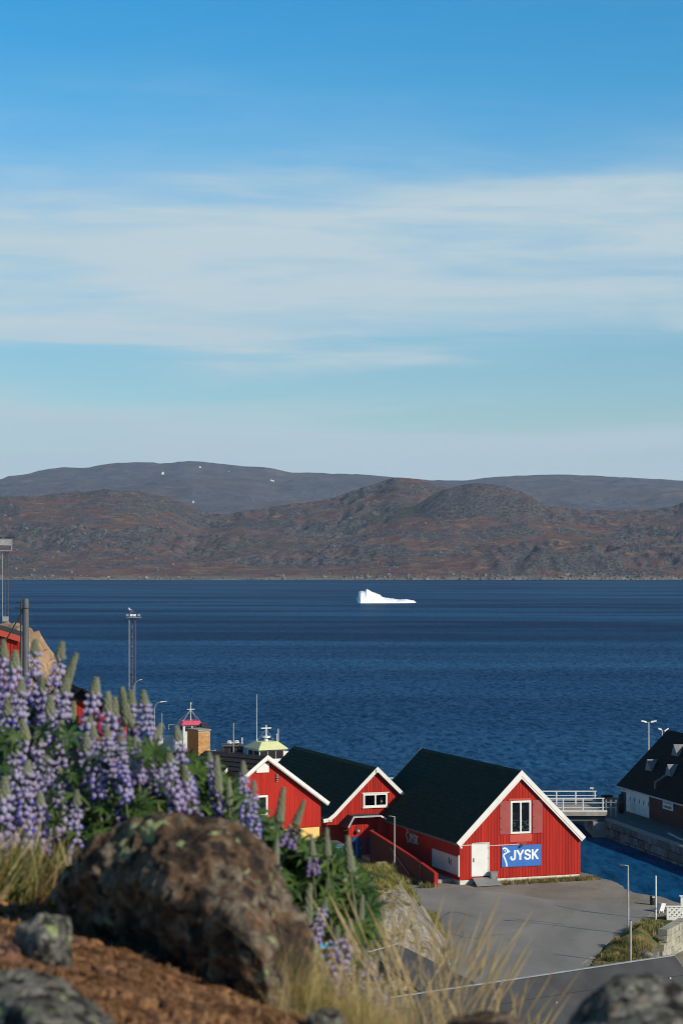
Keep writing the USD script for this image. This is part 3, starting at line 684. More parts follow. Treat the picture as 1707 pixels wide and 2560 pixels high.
def boards(parent, prof, u0, u1, w0, pitch, gap, mat, v=0.0, thick=.03, holes=(), single=True, name='board'):
    "upright boards of a gable, each cut along the roof line; holes: (u0, u1, w0, w1) left out"
    top = lambda u: np.interp(u, [q[0] for q in prof], [q[1] for q in prof])
    n = int(round((u1 - u0) / pitch)); pitch = (u1 - u0) / n
    made = []
    apex = [q[0] for q in prof]
    for k in range(n):
        a, b = u0 + k * pitch + gap / 2, u0 + (k + 1) * pitch - gap / 2
        us = [b] + [x for x in apex[::-1] if a < x < b] + [a]
        poly = Polygon([(a, w0), (b, w0)] + [(x, top(x) - .02) for x in us])
        for h in holes:
            poly = poly.difference(Polygon([(h[0], h[2]), (h[1], h[2]), (h[1], h[3]), (h[0], h[3])]))
        for g in getattr(poly, 'geoms', [poly]):
            if g.area > .002: made.append(prism(g, v - thick + R.uniform(-.004, .004), v))
    if single:
        for m in made: part(parent, name, m, mat)
    elif made:
        part(parent, name, cat(made), mat, kind='stuff')

def side_boards(parent, u, v0, v1, w0, w1, side, mat, pitch=.21, name='side_boarding'):
    "boarding of a long side wall, joined"
    n = int((v1 - v0) / pitch); ms = []
    for k in range(n):
        a, b = v0 + (v1 - v0) * k / n + .01, v0 + (v1 - v0) * (k + 1) / n - .01
        ms.append(box(u - .03 if side < 0 else u, u if side < 0 else u + .03, a, b, w0, w1))
    return part(parent, name, cat(ms), mat, kind='stuff')

def window(parent, u0, u1, w0, w1, v, bars=1, frame=.09, mat='white', curtain=None, sill=True, name='window'):
    "frame with glass, standing proud of the boards"
    d = .06
    fr = [box(u0, u0 + frame, v - d, v, w0, w1), box(u1 - frame, u1, v - d, v, w0, w1), box(u0 + frame, u1 - frame, v - d, v, w1 - frame, w1), box(u0 + frame, u1 - frame, v - d, v, w0, w0 + frame)]
    for k in range(bars):
        c = u0 + (u1 - u0) * (k + 1) / (bars + 1)
        fr.append(box(c - frame * .45, c + frame * .45, v - d - .003, v, w0 + frame, w1 - frame))
    W_ = part(parent, name, cat(fr), M[mat])
    part(W_, 'backing', box(u0 + .02, u1 - .02, v - .008, v + .012, w0 + .02, w1 - .02), M['dark'])
    if curtain: part(W_, 'curtain', box(u0 + frame, u1 - frame, v - .02, v - .012, w0 + frame, w0 + (w1 - w0) * curtain), M['curtain'])
    for k in range(bars + 1):
        a = u0 + frame + (u1 - u0 - 2 * frame) * k / (bars + 1); b = u0 + frame + (u1 - u0 - 2 * frame) * (k + 1) / (bars + 1)
        part(W_, 'pane', box(a + .01, b - .01, v - .045, v - .041, w0 + frame, w1 - frame), M['glass'])
    if sill: part(W_, 'sill', box(u0 - .06, u1 + .06, v - d - .05, v - .001, w0 - .06, w0 - .002), M[mat])
    return W_

M['curtain'] = usdkit.material(stage, '/World/Looks/flowered_curtain', {'g': ('geometry', {}), 'v': ('voronoi_texture', dict(scale=6.5, randomness=.8)), 'r': ('rgb_ramp', dict(ramp=[(.28, (.75, .75, .72)), (.36, (.05, .055, .05))])),
    'p': ('principled_bsdf', dict(roughness=.9))}, [('g.position', 'v.vector'), ('v.distance', 'r.fac'), ('r.color', 'p.base_color')], surface='p.BSDF')

def lettering(text, height, mat, parent, u, w, v, name, squeeze=1.0, depth=.012, axis='front', bold=True):
    m = meshkit.text_mesh(text, height, depth, bold=bold)
    p = m.vertices.copy()
    if axis == 'front': m.vertices = np.stack([u + p[:, 0] * squeeze, v - p[:, 2], w + p[:, 1]], 1)
    else: m.vertices = np.stack([v - p[:, 2], u - p[:, 0] * squeeze, w + p[:, 1]], 1)       # on a wall that faces -u, read from the left: towards smaller v
    return part(parent, name, m, mat)

def goose(h):
    "the white bird emblem in a unit of height h, origin at its lower left"
    s = h / 540.0
    pts_neck = [(135, 0), (130, 60), (110, 130), (75, 215), (40, 290), (45, 330), (85, 352), (125, 370)]
    neck = LineString([(x * s, y * s) for x, y in pts_neck]).buffer(21 * s, cap_style=2)
    head = LineString([(12 * s, 480 * s), (60 * s, 505 * s), (120 * s, 492 * s), (152 * s, 448 * s), (158 * s, 410 * s), (130 * s, 372 * s)]).buffer(21 * s, cap_style=2)
    beak = Polygon([(120 * s, 510 * s), (175 * s, 470 * s), (240 * s, 395 * s), (175 * s, 378 * s), (140 * s, 385 * s)]).difference(Polygon([(168 * s, 428 * s), (205 * s, 412 * s), (170 * s, 408 * s)]))
    eye = Point(82 * s, 432 * s).buffer(20 * s)
    g = neck.union(head).union(beak).union(eye)
    return list(getattr(g, 'geoms', [g]))

TH = 19.3
# ---- the shop house with the blue sign
A0 = on(1148, 2213)
A = thing('red_shop_house', 'large red boarded shop with white gable trim and blue sign beside the yard', 'house', A0, TH)
AW, AL, AE, AR = 8.25, 16.7, 2.74, 6.72
prof = [(0, AE), (AW / 2, AE + AW / 2 * .985), (AW, AE)]
AH = AE + AW / 2 * .985
wall = part(A, 'wall', prism([(0, .28), (AW, .28), (AW, AE - .02), (AW / 2, AH - .03), (0, AE - .02)], 0.002, AL), M['red_dark'])
DOOR = (.79, 1.99, .47, 2.50)
boards(wall, prof, 0, AW, .27, .212, .022, M['red'], holes=[(DOOR[0] - .02, DOOR[1] + .02, DOOR[2] - .04, DOOR[3] + .04)])
side_boards(wall, 0.0, 0, AL, .27, AE + .05, -1, M['red'])
side_boards(wall, AW, 0, AL, .27, AE + .05, 1, M['red'])
part(A, 'plinth', box(.03, AW - .03, -.02, AL, -.6, .262), M['offwhite'])
oh = .28
ridge = (AW / 2, AH + .14); le = (-oh, AE - oh * .985 + .14); re = (AW + oh, AE - oh * .985 + .14)
roof_half(A, [ridge, le], -.22, AL + .2, M['roof_green'])
roof_half(A, [ridge, re], -.22, AL + .2, M['roof_green'])
part(A, 'ridge_cap', prism([(AW / 2 - .16, AH + .03), (AW / 2, AH + .19), (AW / 2 + .16, AH + .03), (AW / 2, AH + .10)], -.235, AL + .21), M['roof_green'])
def barge(parent, path, v, mats=('white', 'white'), w=.25, name='bargeboard', inner=.10):
    p = np.array(path)
    k = int(np.argmax(p[:, 1]))
    a, b = offset_strip(path, -.02, w)
    c, d = offset_strip(path, w + .012, w + .012 + inner)
    for sl in (slice(0, k + 1), slice(k, len(p))):
        if sl.stop - sl.start < 2: continue
        part(parent, name, prism(Polygon(list(a[sl]) + list(b[sl][::-1])).buffer(0), v - .035, v), M[mats[0]])
        if inner: part(parent, name + '_lower_strip', prism(Polygon(list(c[sl]) + list(d[sl][::-1])).buffer(0), v - .012, v + .02), M[mats[1]])
barge(A, [(le[0], le[1] + .02), (ridge[0], ridge[1] + .04), (re[0], re[1] + .02)], -.225)
barge(A, [(le[0], le[1] + .02), (ridge[0], ridge[1] + .04), (re[0], re[1] + .02)], AL + .245, inner=0)
part(A, 'eave_board', box(-oh - .03, -oh, -.2, AL + .2, le[1] - .12, le[1] + .01), M['dark_grey'])
part(A, 'eave_board', box(AW + oh, AW + oh + .03, -.2, AL + .2, re[1] - .12, re[1] + .01), M['dark_grey'])
WC = AW / 2
window(A, WC - .70, WC + .70, 3.02, 5.08, -.034, bars=1, frame=.12, curtain=.42, sill=False)
part(A, 'window_head', box(WC - .82, WC + .72, -.075, -.031, 5.10, 5.22), M['red_panel'])
for s, (a, b) in ((-1, (WC - 1.42, WC - .73)), (1, (WC + .82, WC + 1.50))):
    sh = part(A, 'shutter', box(a, b, -.075, -.034, 3.0, 5.08), M['red_faded'], label='faded pink-red shutter')
    for hz in (3.3, 4.0, 4.75): part(sh, 'hinge', box(a + .03, a + .10, -.088, -.076, hz, hz + .07), M['black'])
    part(sh, 'batten', cat(box(a + .03, b - .03, -.084, -.0755, 3.03, 3.10), box(a + .03, b - .03, -.084, -.0755, 4.97, 5.04)), M['red_faded'])
part(A, 'patched_panel', box(WC - .72, WC + .78, -.045, -.031, 2.50, 2.98), M['red_panel'], label='plain repainted panel below the window')
vent = part(A, 'louvre', box(WC - .23, WC + .33, -.05, -.031, 2.27, 2.48), M['red_faded'])
for k in range(3): part(vent, 'slat', box(WC - .2, WC + .3, -.066, -.0505, 2.31 + .055 * k, 2.335 + .055 * k), M['red_faded'])
dr = part(A, 'door', box(DOOR[0] + .06, DOOR[1] - .06, -.05, -.004, DOOR[2], DOOR[3] - .06), M['white'])
part(dr, 'handle', cat(box(DOOR[0] + .13, DOOR[0] + .16, -.10, -.051, 1.40, 1.58), box(DOOR[0] + .11, DOOR[0] + .18, -.06, -.051, 1.36, 1.62)), M['black'])
for hz in (.8, 1.5, 2.15): part(dr, 'hinge', box(DOOR[1] - .10, DOOR[1] - .05, -.066, -.051, hz, hz + .12), M['grey_metal'])
part(A, 'door_frame', cat(box(DOOR[0], DOOR[0] + .055, -.07, -.002, DOOR[2], DOOR[3]), box(DOOR[1] - .055, DOOR[1], -.07, -.002, DOOR[2], DOOR[3]), box(DOOR[0] + .055, DOOR[1] - .055, -.07, -.002, DOOR[3] - .055, DOOR[3])), M['white'])
# the sign is screwed to the wall: a part of the house
sg = part(A, 'sign_board', box(2.84, 5.50, -.085, -.036, .98, 2.26), M['blue_sign'])
gs = goose(1.23)
part(sg, 'emblem', cat([prism(affinity.translate(g, 2.86, 1.0), -.094, -.0855) for g in gs]), M['sign_white'])
tm = meshkit.text_mesh('JYSK', .60, .009, bold=True)
tp = tm.vertices.copy(); tw = tp[:, 0].max() - tp[:, 0].min()
tm.vertices = np.stack([3.40 + (tp[:, 0] - tp[:, 0].min()) * 1.92 / tw, -.0855 - tp[:, 2], 1.38 + tp[:, 1]], 1)
part(sg, 'letters', tm, M['sign_white'])
tm2 = tm.copy(); tm2.vertices = tm2.vertices + np.array([.022, .0045, .006]); part(sg, 'letters', tm2, M['sign_white'])
part(sg, 'rim', cat(box(2.82, 5.52, -.09, -.034, 2.262, 2.285), box(2.82, 5.52, -.09, -.034, .955, .978), box(2.815, 2.838, -.09, -.034, .955, 2.285), box(5.502, 5.522, -.09, -.034, .955, 2.285)), M['blue_sign'])
lp = part(A, 'sign_lamp', cat(tube([(4.12, -.03, 2.36), (4.12, -.16, 2.40)], .03), trimesh.creation.cone(.10, .16, sections=12, transform=trimesh.transformations.translation_matrix((4.12, -.24, 2.24)))), M['black'])
part(A, 'cable', tube([(0, -.045, 2.44), (.8, -.045, 2.44), (.80, -.08, 2.545), (2.0, -.08, 2.545), (2.02, -.05, 2.36), (3.0, -.05, 2.34), (4.05, -.05, 2.36)], .022), M['white_old'])
part(A, 'wall_plate', box(.05, .2, -.05, -.031, 2.26, 2.36), M['white_old'])
# left side wall: emblem with letters, white hoarding of two sheets with a small print
se = [prism(g, 0, .012) for g in goose(.95)]
em = cat(se); p = em.vertices.copy(); em.vertices = np.stack([-.036 - (.012 - p[:, 1]), 9.15 - p[:, 0] * 1.35, 1.52 + p[:, 2]], 1); em.invert()
part(A, 'side_emblem', em, M['white_old'])
bs_ = part(A, 'side_sign', box(-.036, -.0305, 7.35, 8.70, 1.52, 2.32), M['dark_grey'])
lettering('JYSK', .56, M['white_old'], A, 8.66, 1.62, -.0365, 'side_letters', squeeze=.88, axis='side')
hb = part(A, 'hoarding', box(-.060, -.031, .10, 2.20, .57, 1.72), M['white_old'])
part(A, 'hoarding', box(-.060, -.031, 2.23, 4.42, .57, 1.72), M['white_old'])
part(hb, 'print', cat(box(-.063, -.0605, 1.45, 1.62, 1.12, 1.52), box(-.063, -.0605, 1.16, 1.34, 1.08, 1.44)), M['dark_grey'])
lettering('OUTLET', .10, M['dark_grey'], hb, 1.56, .82, -.0605, 'small_print', squeeze=.7, axis='side', depth=.002) if False else None
part(hb, 'frame', cat(box(-.07, -.0605, .08, 4.44, 1.70, 1.74), box(-.07, -.0605, .08, 4.44, .55, .59), box(-.07, -.0605, 4.40, 4.44, .59, 1.70)), M['grey_metal'])
part(hb, 'end_post', box(-.07, .0, -.036, .06, .50, 1.82), M['white'])

def inA(u, v, w=0):
    c, s = math.cos(math.radians(TH)), math.sin(math.radians(TH))
    return np.array([A0[0] + c * u - s * v, A0[1] + s * u + c * v, GZ + w])

# in front of the shop house
T = thing('metal_ramp', 'low grey metal plate ramp lying before the white door of the shop house', 'ramp', inA(1.35, -.15, .03), TH)
part(T, 'plate', trimesh.convex.convex_hull(np.array([(-.75, -1.25, .03), (.95, -1.15, .03), (.95, -.05, .34), (-.55, -.05, .34), (-.75, -1.25, .07), (.95, -1.15, .07), (.95, -.05, .38), (-.55, -.05, .38)])), M['cabinet'])
for x_ in (-.5, .82): part(T, 'support', box(x_, x_ + .08, -.14, -.06, -.05, .33), M['black'])
T = thing('cabinet', 'grey electrical cabinet standing between the white door and the shop sign', 'cabinet', inA(2.15, -.33, .0), TH)
part(T, 'body', box(-.22, .22, -.16, .16, 0.0, .72), M['cabinet'])
part(T, 'lid', box(-.25, .25, -.19, .19, .722, .77), M['cabinet'])
part(T, 'door', box(-.18, .18, -.176, -.162, .06, .66), M['cabinet'])
part(T, 'handle', box(.10, .13, -.19, -.177, .34, .44), M['black'])

# the ramp along the side wall with its red parapet
T = thing('ramp_parapet', 'long red boarded parapet of the ramp in the shade of the shop house', 'parapet', inA(-1.75, -.30), TH)
pr = [(0, 0), (0.0, .86), (3.2, 1.30), (11.5, 2.1), (11.5, 0)]
pp = Polygon([(a, b) for a, b in pr])
m = prism(pp, -.06, .06); q = m.vertices.copy(); m.vertices = np.stack([q[:, 1], q[:, 0], q[:, 2]], 1); m.invert()
part(T, 'panel', m, M['red_shaded'])  # same paint as the cap, with shade painted into the panel
part(T, 'cap', cat(bar((0, -.08, .885), (0, 3.2, 1.325), .22, .05), bar((0, 3.2, 1.325), (0, 11.5, 2.125), .22, .05)), M['red'])
part(T, 'end_post', box(-.10, .14, -.17, -.062, -.05, .86), M['red'])
part(T, 'brace', bar((-.085, 2.2, 0), (-.085, 2.2, 1.14), .05, .09), M['dark_grey'])
part(T, 'plank', bar((-.12, 7.5, 1.5), (-.12, 3.9, .15), .03, .16), M['dark_grey'])
obj('ramp', (lambda mm: (mm.apply_transform(trimesh.transformations.rotation_matrix(math.radians(TH), [0, 0, 1])), mm.apply_translation(inA(0, 0)), mm)[2])(box(-1.66, -.04, 1.0, 14, -.2, .22)), M['concrete'], kind='structure')

# ---- the middle house with the swept roof edge
B0 = np.array([2.82, 144.3, GZ])
B = thing('red_porch_house', 'red house with a swept white gable edge and dark porch, left of the shop', 'house', B0, TH)
apex = (-.50, 6.10)
bl = [(-4.40, 2.70), (-4.05, 2.74), (-3.62, 3.06), (-2.9, 3.78), apex]
br = [apex, (1.62, 4.06)]
BL = 18.0
bw = [(-4.12, 2.62), (-3.60, 2.95), (-2.9, 3.66), (-.50, 5.98), (1.25, 4.28)]
wall = part(B, 'wall', prism([(-4.12, 2.30), (1.25, 2.30)] + [(a, b - .03) for a, b in bw[::-1]], .002, BL), M['red_dark'])
boards(wall, bw, -4.12, 1.25, 2.29, .20, .022, M['red'])
part(B, 'lower_wall', box(-3.9, 1.2, 1.3, BL, -.2, 2.298), M['red_dark'])
roof_half(B, [apex, (-2.9, 3.78), (-3.62, 3.06), (-4.05, 2.74), (-4.40, 2.70)], -.3, BL, M['roof_green'])
roof_half(B, br, -.3, BL, M['roof_green'])
barge(B, [(a, b + .03) for a, b in bl] + [(1.62, 4.09)], -.305, w=.23, inner=0)
part(B, 'bird_board', box(-.62, -.38, -.40, -.34, 5.76, 5.98), M['white'])
part(B, 'gutter_end', box(-3.95, -3.82, -.42, -.31, 2.55, 2.70), M['white'])
part(B, 'flashing', bar((.02, -.05, 2.65), (1.35, -.05, 4.1), .06, .05), M['white_old'])
W2 = (-1.46, .30, 3.40, 4.33)
w_ = window(B, *W2, -.034, bars=1, frame=.13, sill=True)
part(w_, 'head', box(W2[0] - .08, W2[1] + .12, -.115, -.034, W2[3] + .003, W2[3] + .06), M['white'])
M['figure'] = principled('pale_window_ornament', (.42, .32, .26), .8)
part(w_, 'ornament', (lambda m: (m.apply_scale((.13, .012, .24)), m.apply_translation((-.14, -.068, 3.82)), m)[2])(blob(1, 2, 3, .3)), M['figure'])
# porch: two dark doors under a canopy with sloping ends
pc = [(-2.98, 2.25), (-2.57, 2.95), (-.61, 2.97), (.62, 2.22)]
part(B, 'canopy', prism([(a, b) for a, b in pc] + [(a, b - .11) for a, b in pc[::-1]], -1.25, -.032), M['roof_slate'])
a_, b_ = offset_strip(pc, -.012, .10)
part(B, 'canopy_edge', prism(Polygon(list(a_[:3]) + list(b_[:3][::-1])), -1.285, -1.252), M['pole_metal'])
part(B, 'canopy_edge', prism(Polygon(list(a_[2:]) + list(b_[2:][::-1])), -1.285, -1.252), M['white'])
pw = part(B, 'porch_wall', prism([(-.58, -.1), (.45, -.1), (.45, 2.26), (-.58, 2.86)], -1.05, -.034), M['red_dark'])
boards(pw, [(-.58, 2.88), (.45, 2.26)], -.58, .45, -.1, .19, .022, M['red'], v=-1.052)
rw = part(B, 'recess_wall', box(-2.60, -.60, -.30, -.036, -.1, 2.84), M['red_dark'])
boards(rw, [(-2.60, 2.84), (-.60, 2.84)], -2.60, -.60, 1.50, .19, .022, M['red'], v=-.302)
for k, u in enumerate((-2.35, -1.30)):
    d_ = part(B, 'door', box(u, u + .72, -.345, -.303, -.1, 1.46), M['blue_door'])
    part(d_, 'window_strip', box(u + .28, u + .36, -.352, -.346, .2, 1.3), M['cyan'])
    part(d_, 'handle', box(u + .58, u + .64, -.39, -.346, .62, .74), M['grey_metal'])
    lm = part(B, 'globe_lamp', (lambda m: (m.apply_translation((u + .36, -.55, 1.86)), m)[1])(trimesh.creation.icosphere(2, .13)), M['grey_metal'], smooth=True)
    part(lm, 'bracket', tube([(u + .36, -.30, 2.12), (u + .36, -.5, 2.16), (u + .36, -.55, 1.98)], .025), M['black'])
part(B, 'downpipe', tube([(-2.95, -1.2, 2.2), (-2.9, -.9, 2.0), (-2.9, -.2, 1.9)], .035), M['grey_metal'])
part(B, 'red_batten', box(-1.50, -1.40, -.34, -.303, -.1, 1.46), M['red'])
part(B, 'wall_cable', tube([(-.5, -1.1, 2.78), (.3, -1.12, 1.95), (.5, -1.1, 1.8)], .018), M['wood'])
def inB(u, v, w=0):
    c, s = math.cos(math.radians(TH)), math.sin(math.radians(TH))
    return np.array([B0[0] + c * u - s * v, B0[1] + s * u + c * v, GZ + w])
T = thing('stair_rail', 'short sloping red board rail before the porch doors, catching the sun', 'rail', inB(-1.2, -2.6), TH)
part(T, 'board', bar((-.15, 0, .72), (.42, 1.9, 1.62), .06, .28), M['red'])
part(T, 'post', box(-.2, -.1, -.06, .04, 0, .72), M['red_dark']); part(T, 'post', box(.36, .46, 1.8, 1.9, 0, 1.55), M['red_dark'])

# ---- the left house over a yellow basement, with the brick chimney
C0 = np.array([-4.83, 133.8, GZ]); TC = 32.0
C = thing('red_chimney_house', 'tall red house on a yellow basement with a brick chimney, behind the lupins', 'house', C0, TC)
SAG = .034
CW, CL = 8.2, 11.5
cprof = [(-4.1, 4.82), (0, 7.66), (4.1, 4.82)]
wall = part(C, 'wall', prism([(-4.1, 3.1), (4.1, 3.1), (4.1, 4.80), (0, 7.64), (-4.1, 4.80)], .002, CL), M['red_dark'])
boards(wall, cprof, -4.1, 4.1, 3.08, .135, .016, M['red'], thick=.022, single=False, name='boarding')
side_boards(wall, 4.1, 0, CL, 3.08, 4.8, 1, M['red'])
part(C, 'basement', box(-4.06, 4.06, .04, CL - .05, -.3, 3.08), M['yellow_wall'])
co = .48; sl = .70
ce = lambda s: (s * (4.1 + co), 4.82 - co * sl + .14)
roof_half(C, [(0, 7.82), ce(-1)], -.35, CL + .2, M['roof_grey'], course=.4)
roof_half(C, [(0, 7.82), ce(1)], -.35, CL + .2, M['roof_grey'], course=.4)
barge(C, [ce(-1), (0, 7.86), ce(1)], -.355, w=.20, inner=.05, mats=('white', 'pole_metal'))
part(C, 'vent_panel', box(-.65, .25, -.09, -.024, 6.76, 7.34), M['white'], label='square white panel under the gable peak')
window(C, -.92, .16, 4.02, 5.32, -.026, bars=0, frame=.12)
lm = part(C, 'wall_lamp', tube([(.82, -.07, 6.62), (.82, -.07, 6.15)], .06, 8), M['black'])
part(lm, 'cage', cat([box(.74, .90, -.14, -.03, 6.15 + .11 * k, 6.18 + .11 * k) for k in range(5)]), M['grey_metal'])
for k in range(5): part(C, 'stain', box(.98, 1.03, -.034, -.0225, 5.7 + .22 * k, 5.8 + .22 * k), M['red_faded'])
# chimney of single bricks on the two faces in view
ch = part(C, 'chimney', box(-0.51, 0.34, 7.92, 9.43, 5.4, 8.86), M['mortar'])
def brick_face(parent):
    rows = int((8.80 - 6.2) / .085)
    k = 0
    for r in range(rows):
        z = 6.2 + r * .085
        off = .11 * (r % 2)
        u = -0.535 - off
        while u < 0.365:
            a, b = max(u, -0.535), min(u + .21, 0.365)
            if b - a > .04 and k < 300:
                part(parent, 'brick', box(a, b, 7.895, 7.925, z, z + .072), M['brick']); k += 1
            u += .222
    return
brick_face(ch)
ms = []
for r in range(int((8.80 - 5.9) / .085)):
    z = 5.9 + r * .085; v_ = 7.93 - .11 * (r % 2)
    while v_ < 9.45:
        a, b = max(v_, 7.93), min(v_ + .21, 9.45)
        if b - a > .04: ms += [box(-0.535, -0.505, a, b, z, z + .072), box(0.335, 0.365, a, b, z, z + .072)]
        v_ += .222
part(ch, 'side_bricks', cat(ms), M['brick'], kind='stuff')
part(ch, 'cap', box(-0.58, 0.42, 7.85, 9.5, 8.862, 8.95), M['concrete'])
part(ch, 'lead_flashing', box(-0.58, 0.4, 7.86, 9.5, 5.3, 6.15), M['dark_grey'])

SAG = 0.0
# ---- small gabled shed in front of it
d0 = at(564.5, 1921, 128.5); TD = 24
D = thing('red_shed', 'small red gabled shed, half hidden in front of the chimney house', 'shed', (d0[0], d0[1], GZ), TD)
dh = d0[2] - GZ
dp = [(-1.5, dh - 1.62), (0, dh - .1), (1.5, dh - 1.62)]
wall = part(D, 'wall', prism([(-1.5, 0), (1.5, 0), (1.5, dh - 1.64), (0, dh - .12), (-1.5, dh - 1.64)], .002, 3.2), M['red'])
boards(wall, dp, -1.5, 1.5, 0, .17, .02, M['red'])
roof_half(D, [(0, dh), (-1.75, dh - 1.78)], -.25, 3.2, M['roof_grey'])
roof_half(D, [(0, dh), (1.75, dh - 1.78)], -.25, 3.2, M['roof_grey'])
a_, b_ = offset_strip([(-1.77, dh - 1.78), (0, dh + .03), (1.77, dh - 1.78)], -.02, .16)
part(D, 'bargeboard', prism(Polygon(list(a_[:2]) + list(b_[:2][::-1])), -.285, -.252), M['white'])
part(D, 'bargeboard', prism(Polygon(list(a_[1:]) + list(b_[1:][::-1])), -.285, -.252), M['roof_black'])
window(D, -1.0, .25, dh - 1.9, dh - .78, -.034, bars=0, frame=.05, mat='red_dark', sill=False)

# ---- red house behind the lupins on the left, and the red gable at the left edge
e0 = at(203, 1722, 120.0)
gz = 9.0
E_ = thing('red_hillside_house', 'red house with a black roof showing between the lupins at left', 'house', (e0[0], e0[1], gz), 14)
eh = e0[2] - gz
ep = [(-2.6, eh - 1.75), (0, eh - .15), (2.6, eh - 1.75)]
wall = part(E_, 'wall', prism([(-2.6, 0), (2.6, 0), (2.6, eh - 1.77), (0, eh - .17), (-2.6, eh - 1.77)], .002, 7), M['red'])
boards(wall, ep, -2.6, 2.6, 0, .2, .022, M['red'])
roof_half(E_, [(0, eh), (-2.95, eh - 1.82)], -.3, 7.2, M['roof_black'])
roof_half(E_, [(0, eh), (1.55, eh - .86)], -.9, 7.2, M['roof_black'])
barge(E_, [(-2.97, eh - 1.82), (0, eh + .03), (1.58, eh - .86)], -.305, mats=('roof_black', 'roof_black'), w=.5, inner=0)
window(E_, .9, 1.5, 1.2, 2.2, -.034, bars=0)

f0 = at(52, 1597, 104.0)
Fh = thing('red_cabin', 'bright red boarded cabin cut by the left edge of the picture', 'cabin', (f0[0], f0[1], f0[2] - 2.9), 5)
fp = [(-6.4, 2.9), (-3.2, 3.88), (0, 2.9)]
wall = part(Fh, 'wall', prism([(-6.4, 0), (0, 0), (0, 2.88), (-3.2, 3.86), (-6.4, 2.88)], .002, 5), M['red_dark'])
boards(wall, fp, -6.4, 0, 0, .165, .03, M['red'])
roof_half(Fh, [(-3.2, 3.98), (-6.6, 2.94)], -.2, 5.2, M['roof_grey'])
roof_half(Fh, [(-3.2, 3.98), (.1, 2.97)], -.2, 5.2, M['roof_grey'])
a_, b_ = offset_strip([(-6.6, 2.94), (-3.2, 4.01), (.1, 2.98)], -.02, .26)
part(Fh, 'bargeboard', prism(Polygon(list(a_[1:]) + list(b_[1:][::-1])), -.24, -.205), M['red_panel'])
part(Fh, 'bargeboard', prism(Polygon(list(a_[:2]) + list(b_[:2][::-1])), -.24, -.205), M['red_panel'])
part(Fh, 'corner_post', box(-.02, .10, -.06, .06, 0, 2.9), M['wood'])
for y_ in (f0[1] + 1, ):
    pass

# ---- the black-roofed warehouse across the inlet
G0 = np.array([22.7, 172.0, GZ]); TG = 13.0
G = thing('black_roofed_warehouse', 'red warehouse with shade-darkened boards and huge black roof on the quay across the inlet', 'warehouse', G0, TG)
GW, GL, GE = 8.2, 30.0, 2.12
# local: u to the right, v away; the far gable is at v = 0 and the house runs towards the viewer to v = -GL
gh = GE + GW / 2
part(G, 'wall', prism([(0, -.1), (GW, -.1), (GW, GE - .02), (GW / 2, gh - .03), (0, GE - .02)], -GL, 0), M['red_dark'])
side_boards(G, 0.0, -GL, 0, -.1, GE + .05, -1, M['red_shaded'])  # board colour darkened to stand for the shade on this side
roof_half(G, [(GW / 2, gh + .14), (-.32, GE - .18)], -GL - .2, .25, M['roof_black'])
roof_half(G, [(GW / 2, gh + .14), (GW + .32, GE - .18)], -GL - .2, .25, M['roof_black'])
part(G, 'gutter', box(-.42, -.32, -GL, .25, GE - .30, GE - .20), M['pole_metal'])
for k in range(5):
    a = -6.3 + k * 1.0
    dl = part(G, 'door_leaf', box(-.085, -.035, a, a + .97, .02, GE - .12), M['white'])
    part(dl, 'handle', box(-.12, -.086, a + .05, a + .10, .95, 1.25), M['black'])
    part(dl, 'rail', box(-.10, -.086, a + .02, a + .95, .50, .54), M['white_old'])
    part(dl, 'bolt', cat([box(-.095, -.086, a + .45, a + .53, z, z + .05) for z in (.72, 1.75)]), M['dark_grey'])
part(G, 'transom', box(-.08, -.035, -1.27, -.05, 1.50, GE - .10), M['white_old'])
part(G, 'transom_letters', cat([box(-.086, -.0805, -1.0 + .16 * k, -.92 + .16 * k, 1.62, 1.86) for k in range(5)]), M['dark_grey'])
sg = part(G, 'sign', box(-.08, -.035, -11.3, -9.2, 1.12, 1.90), M['white'])
lettering('SISSALI', .24, M['dark_grey'], sg, -9.3, 1.56, -.081, 'letters', squeeze=1.35, axis='side', depth=.004)
part(sg, 'small_print', cat([box(-.0855, -.0805, -9.36 - .21 * k - (.15 + .03 * (k % 3)), -9.36 - .21 * k, 1.22, 1.40 + .03 * (k % 2)) for k in range(8)]), M['dark_grey'], kind='stuff')
def hatch(v_, u_, size):
    "a pale triangular roof vent"
    w_ = GE - .18 + (u_ + .32) + .14
    p = [(u_, v_ - size * .75, w_ - .02), (u_, v_ + size * .75, w_ - .02), (u_ - .06, v_, w_ + size * 1.05), (u_ + size, v_, w_ + size * 1.03), (u_ + .12, v_ - size * .75, w_ - .02), (u_ + .12, v_ + size * .75, w_ - .02)]
    return trimesh.convex.convex_hull(np.array(p))
def on_roof(px, py):
    "where the sight line meets the left slope, as (u, v)"
    c, n_ = math.cos(math.radians(TG)), math.sin(math.radians(TG))
    best = None
    for v_ in np.arange(-14, 0, .05):
        for_u = np.arange(0, 4.1, .05)
        X_ = G0[0] + c * for_u - n_ * v_; Y_ = G0[1] + n_ * for_u + c * v_; Z_ = GZ + GE - .18 + (for_u + .32) + .14
        e_ = np.hypot(853.5 + X_ / Y_ * F - px, HY + (EYE - Z_) / Y_ * F - py)
        k = int(np.argmin(e_))
        if best is None or e_[k] < best[0]: best = (e_[k], for_u[k], v_)
    return best[1], best[2]
for px, py, s_ in ((1619, 1926, .85), (1669, 1940, .85), (1685, 1890, .85)):
    u_, v_ = on_roof(px, py)
    part(G, 'roof_vent', hatch(v_, u_, s_), M['vent_grey'])
u_, v_ = on_roof(1664, 1942)
w0_ = GE + u_ + .28
part(G, 'roof_pipe', bar((u_, v_, w0_ + .12), (u_ - .85, v_ + .1, w0_ - .45), .13, .13), M['vent_grey'])
